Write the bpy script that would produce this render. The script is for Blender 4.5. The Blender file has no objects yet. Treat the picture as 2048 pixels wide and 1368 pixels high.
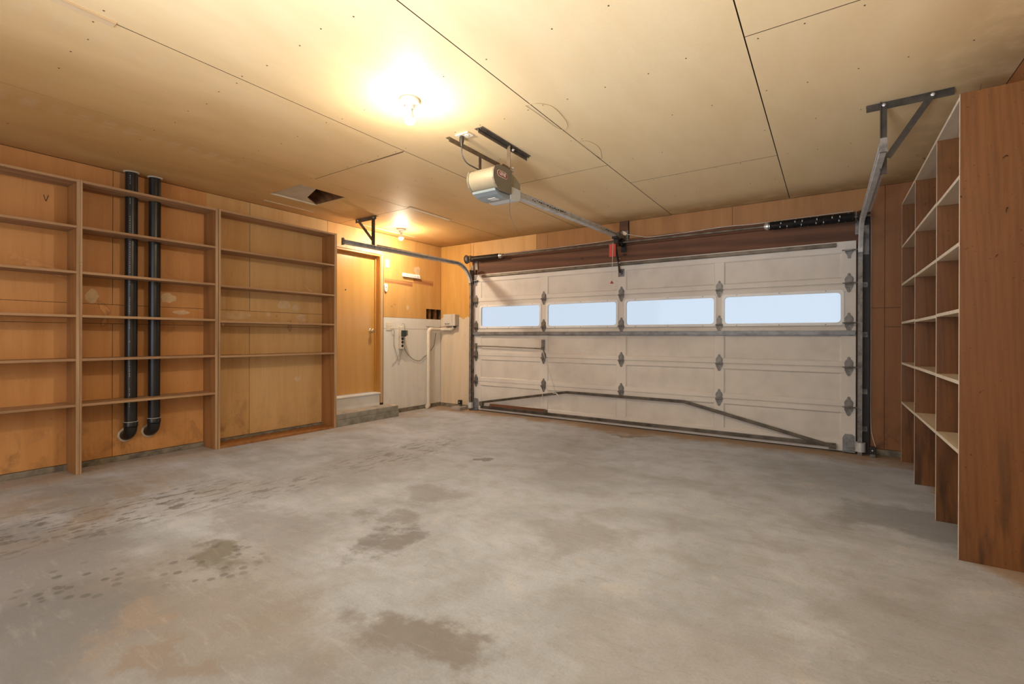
import bpy, math, random
from mathutils import Vector, Matrix, noise as mnoise

random.seed(7)
scn = bpy.context.scene
COL = scn.collection
V = Vector

# ------------------------------------------------------------------ camera
F, YAW, ROLL, CY, EYE = 938.5057, 0.5943, 0.0035, 674.157, 1.1484
fwd = V((-math.sin(YAW), math.cos(YAW), 0))
rt0 = V((math.cos(YAW), math.sin(YAW), 0))
up0 = V((0, 0, 1))
rt = rt0 * math.cos(ROLL) + up0 * math.sin(ROLL)
upv = up0 * math.cos(ROLL) - rt0 * math.sin(ROLL)
cam_d = bpy.data.cameras.new('camera')
cam = bpy.data.objects.new('camera', cam_d)
COL.objects.link(cam)
M = Matrix.Identity(4)
for i, a in enumerate((rt, upv, -fwd)):
    for j in range(3):
        M[j][i] = a[j]
M[2][3] = EYE
cam.matrix_world = M
cam_d.sensor_fit = 'HORIZONTAL'
cam_d.sensor_width = 36.0
cam_d.lens = 36.0 * F / 2048.0
cam_d.shift_y = -(684.0 - CY) / 2048.0
cam_d.clip_start = 0.05
scn.camera = cam

# ------------------------------------------------------------------ light
scn.view_settings.view_transform = 'Standard'
scn.view_settings.look = 'None'
scn.view_settings.gamma = 1.0
scn.view_settings.use_curve_mapping = False
scn.view_settings.exposure = 0.08

w = bpy.data.worlds.new('world')
scn.world = w
w.use_nodes = True
bg = w.node_tree.nodes['Background']
bg.inputs['Color'].default_value = (0.71, 0.80, 0.90, 1)
bg.inputs['Strength'].default_value = 0.92

BULB_COLOR = (1.0, 0.84, 0.62)
BULB_KEY, BULB_CORNER = 1650.0, 1900.0


def area_light(name, loc, direction, sx, sy, power, color):
    d = bpy.data.lights.new(name, 'AREA')
    d.shape = 'RECTANGLE'
    d.size, d.size_y = sx, sy
    d.energy = power
    d.color = color
    o = bpy.data.objects.new(name, d)
    o.location = loc
    o.rotation_euler = V(direction).to_track_quat('-Z', 'Z').to_euler()
    COL.objects.link(o)
    return o


# added fill light behind the camera, set at a made-up rear window
area_light('rear_window_daylight', (-2.1, -2.90, 1.40), (0, 1, 0.22), 4.6, 1.9, 80.0, (0.86, 0.92, 1.0))
# added unseen fill behind the camera, bounced off the ceiling
flash = area_light('bounce_fill', (-0.9, -1.20, 0.45), (-0.06, 0.80, 1), 0.9, 0.9, 68.0, (0.84, 0.90, 1.0))
flash.data.spread = math.radians(88)

# ------------------------------------------------------------------ room numbers (metres)
XL, XR, YW, YB, ZC = -5.395, 0.862, 5.849, -3.0, 2.65
YD = 5.7975          # inner face of the garage door
XLS = -5.1325        # front plane of the left bookcases
XS = 0.56            # front plane of the right bookcase


# ------------------------------------------------------------------ node helpers
class NT:
    def __init__(self, name):
        self.m = bpy.data.materials.new(name)
        self.m.use_nodes = True
        self.t = self.m.node_tree
        self.p = self.t.nodes['Principled BSDF']
        self.out = self.t.nodes['Material Output']
        self._c = None

    def n(self, typ, **kw):
        nd = self.t.nodes.new(typ)
        for k, v in kw.items():
            setattr(nd, k, v)
        return nd

    def l(self, a, b):
        self.t.links.new(a, b)

    def coord(self, rnd=False):
        if self._c is None:
            tc = self.n('ShaderNodeTexCoord')
            if rnd:
                oi = self.n('ShaderNodeObjectInfo')
                sc = self.n('ShaderNodeVectorMath', operation='SCALE')
                sc.inputs[0].default_value = (13.7, 9.1, 17.3)
                self.l(oi.outputs['Random'], sc.inputs['Scale'])
                ad = self.n('ShaderNodeVectorMath', operation='ADD')
                self.l(tc.outputs['Object'], ad.inputs[0])
                self.l(sc.outputs[0], ad.inputs[1])
                self._c = ad.outputs[0]
            else:
                self._c = tc.outputs['Object']
        return self._c

    def scaled(self, vec, s):
        mp = self.n('ShaderNodeMapping')
        mp.inputs['Scale'].default_value = s
        self.l(vec, mp.inputs['Vector'])
        return mp.outputs['Vector']

    def noise(self, vec, scale, detail=4.0, rough=0.55, dist=0.0):
        nd = self.n('ShaderNodeTexNoise')
        nd.inputs['Scale'].default_value = scale
        nd.inputs['Detail'].default_value = detail
        nd.inputs['Roughness'].default_value = rough
        nd.inputs['Distortion'].default_value = dist
        self.l(vec, nd.inputs['Vector'])
        return nd.outputs['Fac']

    def ramp(self, fac, a, b, lo=0.0, hi=1.0):
        mr = self.n('ShaderNodeMapRange')
        mr.interpolation_type = 'SMOOTHSTEP'
        mr.inputs['From Min'].default_value = a
        mr.inputs['From Max'].default_value = b
        mr.inputs['To Min'].default_value = lo
        mr.inputs['To Max'].default_value = hi
        self.l(fac, mr.inputs['Value'])
        return mr.outputs['Result']

    def math(self, op, a, b):
        m = self.n('ShaderNodeMath', operation=op)
        for i, x in enumerate((a, b)):
            if isinstance(x, (int, float)):
                m.inputs[i].default_value = x
            else:
                self.l(x, m.inputs[i])
        return m.outputs[0]

    def mix(self, fac, a, b):
        mx = self.n('ShaderNodeMix', data_type='RGBA')
        for idx, x in ((0, fac), (6, a), (7, b)):
            if isinstance(x, (int, float)):
                mx.inputs[idx].default_value = x
            elif isinstance(x, (tuple, list)):
                mx.inputs[idx].default_value = (*x[:3], 1)
            else:
                self.l(x, mx.inputs[idx])
        return mx.outputs[2]

    def bump(self, h, strength=0.2, dist=0.01):
        b = self.n('ShaderNodeBump')
        b.inputs['Strength'].default_value = strength
        b.inputs['Distance'].default_value = dist
        self.l(h, b.inputs['Height'])
        self.l(b.outputs[0], self.p.inputs['Normal'])

    def color(self, c):
        if isinstance(c, (tuple, list)):
            self.p.inputs['Base Color'].default_value = (*c[:3], 1)
        else:
            self.l(c, self.p.inputs['Base Color'])

    def rough(self, r):
        if isinstance(r, (int, float)):
            self.p.inputs['Roughness'].default_value = r
        else:
            self.l(r, self.p.inputs['Roughness'])

    def sep(self, vec):
        s = self.n('ShaderNodeSeparateXYZ')
        self.l(vec, s.inputs[0])
        return s.outputs

    def blob(self, vec, c, r, soft=0.55):
        """1 inside an ellipse around c with radii r, 0 outside, soft edge"""
        mp = self.n('ShaderNodeMapping')
        mp.inputs['Location'].default_value = tuple(-a / b for a, b in zip(c, r))
        mp.inputs['Scale'].default_value = tuple(1 / b for b in r)
        self.l(vec, mp.inputs['Vector'])
        ln = self.n('ShaderNodeVectorMath', operation='LENGTH')
        self.l(mp.outputs[0], ln.inputs[0])
        return self.ramp(ln.outputs['Value'], 1 - soft, 1 + soft * 0.5, 1.0, 0.0)


def simple(name, col, rough=0.6, metal=0.0, var=0.12, scale=9.0, bump=0.0):
    n = NT(name)
    f = n.noise(n.coord(), scale, 5)
    d = tuple(x * (1 - var * 2.2) for x in col)
    n.color(n.mix(n.ramp(f, 0.35, 0.75), col, d))
    n.rough(rough)
    n.p.inputs['Metallic'].default_value = metal
    if bump:
        n.bump(n.noise(n.coord(), scale * 14, 3), bump, 0.004)
    return n.m


def grain(name, light, dark, axis, rough=0.6, freq=16.0, contrast=1.0, stain=None, knots=False, spots=0.0):
    """wood with its grain along an axis"""
    n = NT(name)
    c = n.coord(True)
    s = [freq, freq, freq]
    s['XYZ'.index(axis)] = freq * 0.05
    v = n.scaled(c, tuple(s))
    big = n.noise(v, 0.45, 3, 0.5, 0.4)
    fine = n.noise(v, 4.0, 5, 0.65)
    wv = n.n('ShaderNodeTexWave', wave_type='BANDS')
    wv.bands_direction = 'DIAGONAL'
    wv.inputs['Scale'].default_value = 0.55
    wv.inputs['Distortion'].default_value = 5.5
    wv.inputs['Detail'].default_value = 3
    n.l(v, wv.inputs['Vector'])
    f = n.math('ADD', n.math('MULTIPLY', wv.outputs['Fac'], 0.40 * contrast), n.math('MULTIPLY', fine, 0.55))
    f = n.math('ADD', f, n.math('MULTIPLY', n.math('SUBTRACT', big, 0.5), 0.7))
    col = n.mix(n.ramp(f, 0.12, 0.95), light, dark)
    if knots:
        kc = n.scaled(c, tuple(0.55 if a == axis else 1.0 for a in 'XYZ'))
        vo = n.n('ShaderNodeTexVoronoi')
        vo.inputs['Scale'].default_value = 3.2
        n.l(kc, vo.inputs['Vector'])
        col = n.mix(n.ramp(vo.outputs['Distance'], 0.035, 0.075, 0.8, 0.0), col, tuple(x * 0.22 for x in dark))
    if spots:
        sp = n.noise(n.scaled(c, (1, 1, 1)), 55, 2)
        col = n.mix(n.ramp(sp, 0.68, 0.76, 0.0, spots), col, tuple(x * 0.3 for x in dark))
    if stain:   # (z below which it darkens, colour, strength): weaker low light painted in
        z = n.sep(n.n('ShaderNodeTexCoord').outputs['Object'])[2]
        st = n.noise(n.scaled(c, (9, 9, 1.6)), 1.6, 4)
        k = n.math('MULTIPLY', n.ramp(z, stain[0], 0.0, 0.0, 1.0), n.ramp(st, 0.42, 0.66, 0.0, stain[2]))
        col = n.mix(k, col, stain[1])
    n.color(col)
    n.rough(rough)
    n.bump(f, 0.12, 0.004)
    return n.m


# ------------------------------------------------------------------ materials
def mat_floor():
    n = NT('concrete_floor')
    c = n.coord()
    big = n.noise(n.scaled(c, (1, 1.5, 1)), 0.8, 6, 0.6, 0.6)
    mid = n.noise(c, 4.5, 7, 0.65, 0.3)
    fine = n.noise(c, 85, 4, 0.7)
    grit = n.noise(c, 300, 2, 0.6)
    col = n.mix(n.ramp(big, 0.30, 0.70), (0.40, 0.443, 0.525), (0.56, 0.625, 0.755))
    col = n.mix(n.ramp(mid, 0.42, 0.72, 0.0, 0.42), col, (0.31, 0.295, 0.29))
    col = n.mix(n.ramp(mid, 0.30, 0.44, 0.40, 0.0), col, (0.66, 0.66, 0.68))
    warp = n.noise(c, 2.3, 5, 0.65)
    wv = n.n('ShaderNodeVectorMath', operation='ADD')
    off = n.n('ShaderNodeTexNoise')
    off.inputs['Scale'].default_value = 2.6
    off.inputs['Detail'].default_value = 5
    n.l(c, off.inputs['Vector'])
    so = n.n('ShaderNodeVectorMath', operation='SUBTRACT')
    n.l(off.outputs['Color'], so.inputs[0])
    so.inputs[1].default_value = (0.5, 0.5, 0.5)
    ss = n.n('ShaderNodeVectorMath', operation='SCALE')
    ss.inputs['Scale'].default_value = 0.9
    n.l(so.outputs[0], ss.inputs[0])
    off2 = n.n('ShaderNodeTexNoise')
    off2.inputs['Scale'].default_value = 16.0
    off2.inputs['Detail'].default_value = 6
    off2.inputs['Roughness'].default_value = 0.7
    n.l(c, off2.inputs['Vector'])
    so2 = n.n('ShaderNodeVectorMath', operation='SUBTRACT')
    n.l(off2.outputs['Color'], so2.inputs[0])
    so2.inputs[1].default_value = (0.5, 0.5, 0.5)
    ss2 = n.n('ShaderNodeVectorMath', operation='SCALE')
    ss2.inputs['Scale'].default_value = 0.28
    n.l(so2.outputs[0], ss2.inputs[0])
    sm = n.n('ShaderNodeVectorMath', operation='ADD')
    n.l(ss.outputs[0], sm.inputs[0])
    n.l(ss2.outputs[0], sm.inputs[1])
    flat = n.scaled(sm.outputs[0], (1, 1, 0))
    n.l(c, wv.inputs[0])
    n.l(flat, wv.inputs[1])
    pv = wv.outputs[0]
    dk = (0.15, 0.145, 0.145)
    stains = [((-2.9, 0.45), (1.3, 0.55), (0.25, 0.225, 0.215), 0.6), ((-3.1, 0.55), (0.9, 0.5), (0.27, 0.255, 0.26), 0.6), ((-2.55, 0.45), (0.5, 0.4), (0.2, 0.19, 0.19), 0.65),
              ((-2.30, 1.02), (0.85, 0.45), (0.32, 0.27, 0.23), 0.55), ((-1.9, 0.95), (0.55, 0.35), (0.29, 0.25, 0.21), 0.5),
              ((-2.39, 0.69), (0.20, 0.10), (0.45, 0.32, 0.22), 0.35), ((-1.89, 0.78), (0.20, 0.07), (0.33, 0.22, 0.15), 0.5),
              ((-1.265, 1.25), (0.28, 0.2), (0.22, 0.19, 0.17), 0.8), ((-2.03, 1.85), (0.17, 0.22), (0.25, 0.235, 0.235), 0.9),
              ((-2.36, 2.02), (0.2, 0.16), (0.29, 0.275, 0.275), 0.7), ((-2.37, 2.44), (0.25, 0.2), (0.34, 0.33, 0.335), 0.7),
              ((-2.66, 1.16), (0.22, 0.14), (0.21, 0.19, 0.15), 0.85), ((-2.75, 1.55), (0.55, 0.24), (0.31, 0.29, 0.29), 0.6),
              ((-1.14, 2.42), (0.3, 0.25), (0.37, 0.365, 0.37), 0.7), ((0.42, 3.8), (0.4, 0.32), (0.27, 0.27, 0.28), 0.75),
              ((-4.33, 1.1), (0.6, 0.3), (0.28, 0.25, 0.22), 0.7), ((-0.45, 1.75), (0.5, 0.35), (0.38, 0.365, 0.36), 0.55),
              ((0.3, 2.2), (0.35, 0.6), (0.30, 0.29, 0.29), 0.5), ((-1.75, 3.63), (0.3, 0.3), (0.38, 0.375, 0.38), 0.6),
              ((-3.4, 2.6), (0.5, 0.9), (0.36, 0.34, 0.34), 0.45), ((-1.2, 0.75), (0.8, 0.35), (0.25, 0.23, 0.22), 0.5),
              ((-2.71, 3.41), (0.07, 0.06), dk, 0.7), ((-1.95, 5.35), (0.25, 0.08), (0.25, 0.17, 0.10), 0.7)]
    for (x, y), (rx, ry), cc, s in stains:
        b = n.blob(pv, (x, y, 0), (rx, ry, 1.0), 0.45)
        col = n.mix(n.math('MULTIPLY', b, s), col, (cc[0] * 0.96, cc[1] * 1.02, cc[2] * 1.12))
    # long oil streaks running along the length of the floor and small drips
    sv = n.scaled(c, (7.5, 2.6, 1))
    streak = n.ramp(n.noise(sv, 2.4, 6, 0.66, 0.2), 0.53, 0.58, 0.0, 1.0)
    for (x, y), (rx, ry), s in [((-3.80, 1.2), (0.40, 0.8), 0.85), ((-3.45, 1.95), (0.2, 0.5), 0.6), ((-3.9, 0.65), (0.5, 0.4), 0.75), ((-3.5, 3.3), (0.35, 1.0), 0.6)]:
        b = n.blob(c, (x, y, 0), (rx, ry, 1.0), 0.6)
        col = n.mix(n.math('MULTIPLY', n.math('MULTIPLY', b, streak), s), col, (0.17, 0.165, 0.17))
    vo = n.n('ShaderNodeTexVoronoi')
    vo.inputs['Scale'].default_value = 14
    vo.inputs['Randomness'].default_value = 1
    n.l(n.scaled(c, (1.0, 1.0, 0)), vo.inputs['Vector'])
    drip = n.ramp(vo.outputs['Distance'], 0.22, 0.32, 1.0, 0.0)
    for (x, y), (rx, ry), s in [((-2.89, 0.66), (0.28, 0.22), 0.85), ((-2.6, 1.12), (0.3, 0.25), 0.7), ((-3.7, 0.9), (0.3, 0.3), 0.6)]:
        b = n.blob(c, (x, y, 0), (rx, ry, 1.0), 0.5)
        col = n.mix(n.math('MULTIPLY', n.math('MULTIPLY', b, drip), s), col, dk)
    # rust coloured dust that has collected along the walls
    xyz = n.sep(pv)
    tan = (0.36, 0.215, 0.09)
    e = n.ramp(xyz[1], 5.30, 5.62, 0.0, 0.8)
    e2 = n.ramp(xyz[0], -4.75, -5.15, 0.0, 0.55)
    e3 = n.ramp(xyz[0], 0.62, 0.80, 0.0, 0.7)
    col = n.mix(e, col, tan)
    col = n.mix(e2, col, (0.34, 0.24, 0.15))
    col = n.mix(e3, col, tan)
    lw = n.math('MULTIPLY', n.ramp(xyz[0], -3.2, -4.3, 0.0, 0.5), n.ramp(warp, 0.40, 0.62))
    lw = n.math('MULTIPLY', lw, n.ramp(xyz[1], 2.6, 0.9, 0.0, 1.0))
    col = n.mix(lw, col, (0.40, 0.29, 0.19))
    # hairline cracks
    cr = n.n('ShaderNodeTexVoronoi', feature='DISTANCE_TO_EDGE')
    cr.inputs['Scale'].default_value = 0.9
    n.l(pv, cr.inputs['Vector'])
    ck = n.math('MULTIPLY', n.ramp(cr.outputs['Distance'], 0.0, 0.006, 0.55, 0.0), n.blob(c, (0.5, 2.4, 0), (0.5, 0.9, 1), 0.5))
    col = n.mix(ck, col, (0.12, 0.115, 0.11))
    trowel = n.noise(n.scaled(c, (3.0, 14.0, 1)), 1.6, 7, 0.7, 0.6)
    col = n.mix(n.ramp(trowel, 0.52, 0.72, 0.0, 0.35), col, (0.30, 0.295, 0.295))
    col = n.mix(n.ramp(trowel, 0.25, 0.48, 0.22, 0.0), col, (0.66, 0.69, 0.74))
    pit = n.noise(c, 32, 6, 0.75)
    col = n.mix(n.ramp(pit, 0.56, 0.70, 0.0, 0.38), col, (0.24, 0.235, 0.25))
    speck = n.ramp(fine, 0.30, 0.70, 0.0, 1.0)
    col = n.mix(n.math('MULTIPLY', speck, 0.20), col, (0.18, 0.175, 0.17))
    col = n.mix(n.ramp(fine, 0.62, 0.78, 0.0, 0.30), col, (0.78, 0.77, 0.76))
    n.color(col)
    n.rough(n.ramp(mid, 0.3, 0.7, 0.72, 0.9))
    n.p.inputs['Specular IOR Level'].default_value = 0.3
    n.bump(n.math('ADD', n.math('MULTIPLY', grit, 0.5), fine), 0.22, 0.004)
    return n.m


def mat_ceiling():
    n = NT('ceiling_board')
    c = n.coord()
    f = n.noise(n.scaled(c, (1, 0.35, 1)), 3.0, 6, 0.6, 0.3)
    xyz = n.sep(c)
    base = n.mix(n.ramp(f, 0.3, 0.72), (0.87, 0.69, 0.42), (0.82, 0.63, 0.36))
    # boards get browner towards the left wall
    old = n.ramp(xyz[0], -1.5, -4.6, 0.0, 0.85)
    base = n.mix(old, base, n.mix(n.ramp(f, 0.3, 0.72), (0.69, 0.395, 0.135), (0.60, 0.325, 0.10)))
    # pale hand scuffs in two rows
    fib = n.noise(n.scaled(c, (30, 5, 1)), 1.2, 5, 0.7, 1.0)
    for x0, off in ((-3.06, 0.085), (-4.275, 0.11)):
        dx = n.ramp(n.math('ABSOLUTE', n.math('SUBTRACT', xyz[0], x0), 0), 0.05, 0.13, 1.0, 0.0)
        ph = n.math('FRACT', n.math('DIVIDE', n.math('ADD', xyz[1], off), 0.1335), 0)
        dy = n.ramp(n.math('ABSOLUTE', n.math('SUBTRACT', ph, 0.5), 0), 0.18, 0.36, 1.0, 0.0)
        lim = n.ramp(xyz[1], 2.3, 1.9, 0.0, 1.0)
        k = n.math('MULTIPLY', n.math('MULTIPLY', dx, dy), n.math('MULTIPLY', lim, n.ramp(fib, 0.38, 0.66, 0.0, 0.5)))
        base = n.mix(k, base, (0.74, 0.56, 0.36))
    # dirty paper next to the front and right wall
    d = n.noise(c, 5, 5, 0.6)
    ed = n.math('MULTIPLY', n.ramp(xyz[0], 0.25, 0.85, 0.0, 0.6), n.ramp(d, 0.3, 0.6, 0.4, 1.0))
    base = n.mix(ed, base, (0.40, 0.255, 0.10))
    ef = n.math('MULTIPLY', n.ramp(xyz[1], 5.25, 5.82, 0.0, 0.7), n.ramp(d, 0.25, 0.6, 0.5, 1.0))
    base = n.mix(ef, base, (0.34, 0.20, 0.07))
    n.color(base)
    n.rough(0.62)
    n.p.inputs['Specular IOR Level'].default_value = 0.35
    n.bump(n.noise(c, 60, 4), 0.12, 0.004)
    return n.m


def mat_ply(name, a, b, stainy=0.5, low=None, rough=0.55, patches=0.5, soil=0.6, also=None):
    n = NT(name)
    c = n.coord()
    f = n.noise(n.scaled(c, (5, 5, 0.6)), 1.3, 6, 0.6, 0.5)
    g = n.noise(n.scaled(c, (40, 40, 2)), 1.2, 4, 0.6)
    col = n.mix(n.ramp(f, 0.3, 0.7), a, b)
    if also:    # a second pair of tones beyond a line across the wall
        col = n.mix(n.ramp(n.sep(c)[1], also[0], also[1]), col, n.mix(n.ramp(f, 0.3, 0.7), also[2], also[3]))
    col = n.mix(n.ramp(g, 0.5, 0.8, 0.0, 0.22), col, tuple(x * 0.55 for x in b))
    # torn / glued patches with a darker rim
    pt = n.noise(c, 3.4, 3, 0.5, 0.8)
    z = n.sep(c)[2]
    zone = n.math('MULTIPLY', n.ramp(z, 1.05, 1.25, 0.0, 1.0), n.ramp(z, 1.9, 1.55, 0.0, 1.0))
    inner = n.math('MULTIPLY', n.ramp(pt, 0.655, 0.665), zone)
    rim = n.math('MULTIPLY', n.math('MULTIPLY', n.ramp(pt, 0.635, 0.65), n.ramp(pt, 0.69, 0.665)), zone)
    col = n.mix(n.math('MULTIPLY', inner, patches), col, tuple(min(1, x * 1.25 + 0.06) for x in a))
    col = n.mix(n.math('MULTIPLY', rim, patches), col, tuple(x * 0.62 for x in b))
    dots = n.noise(c, 26, 2)
    col = n.mix(n.ramp(dots, 0.71, 0.76, 0.0, 0.6 * stainy), col, tuple(x * 0.35 for x in b))
    lights = n.noise(n.scaled(c, (1.3, 1, 1)), 34, 2)
    col = n.mix(n.ramp(lights, 0.72, 0.76, 0.0, 0.5 * stainy), col, tuple(min(1, x * 1.3 + 0.1) for x in a))
    soilm = n.math('MULTIPLY', n.ramp(z, 0.75, 0.0, 0.0, 1.0), n.ramp(n.noise(n.scaled(c, (1.5, 1.5, 1)), 5, 6, 0.65, 0.6), 0.45, 0.72, 0.0, soil))
    col = n.mix(soilm, col, tuple(x * 0.35 for x in b))
    if low:     # old paint line: (height, colour)
        hgt, pc = low
        wob = n.noise(n.scaled(c, (1, 1, 0.2)), 7, 3, 0.6)
        zz = n.math('ADD', z, n.math('MULTIPLY', n.math('SUBTRACT', wob, 0.5), 0.22))
        pcol = n.mix(n.ramp(f, 0.3, 0.7), pc, tuple(x * 0.86 for x in pc))
        pcol = n.mix(n.ramp(dots, 0.71, 0.75, 0.0, 0.5), pcol, (0.25, 0.2, 0.15))
        col = n.mix(n.ramp(zz, hgt + 0.006, hgt - 0.006, 0.0, 1.0), col, pcol)
    n.color(col)
    n.rough(rough)
    n.bump(g, 0.06, 0.003)
    return n.m


def mat_bulb(name, strength):
    n = NT(name)
    em = n.n('ShaderNodeEmission')
    em.inputs['Color'].default_value = (*BULB_COLOR, 1)
    em.inputs['Strength'].default_value = strength
    n.l(em.outputs[0], n.out.inputs['Surface'])
    return n.m


def mat_glass(name):
    n = NT(name)
    tr = n.n('ShaderNodeBsdfTransparent')
    tr.inputs['Color'].default_value = (0.96, 0.98, 1.0, 1)
    gl = n.n('ShaderNodeBsdfGlossy')
    gl.inputs['Roughness'].default_value = 0.05
    fr = n.n('ShaderNodeFresnel')
    fr.inputs['IOR'].default_value = 1.2
    mx = n.n('ShaderNodeMixShader')
    n.l(fr.outputs[0], mx.inputs[0])
    n.l(tr.outputs[0], mx.inputs[1])
    n.l(gl.outputs[0], mx.inputs[2])
    n.l(mx.outputs[0], n.out.inputs['Surface'])
    return n.m


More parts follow.
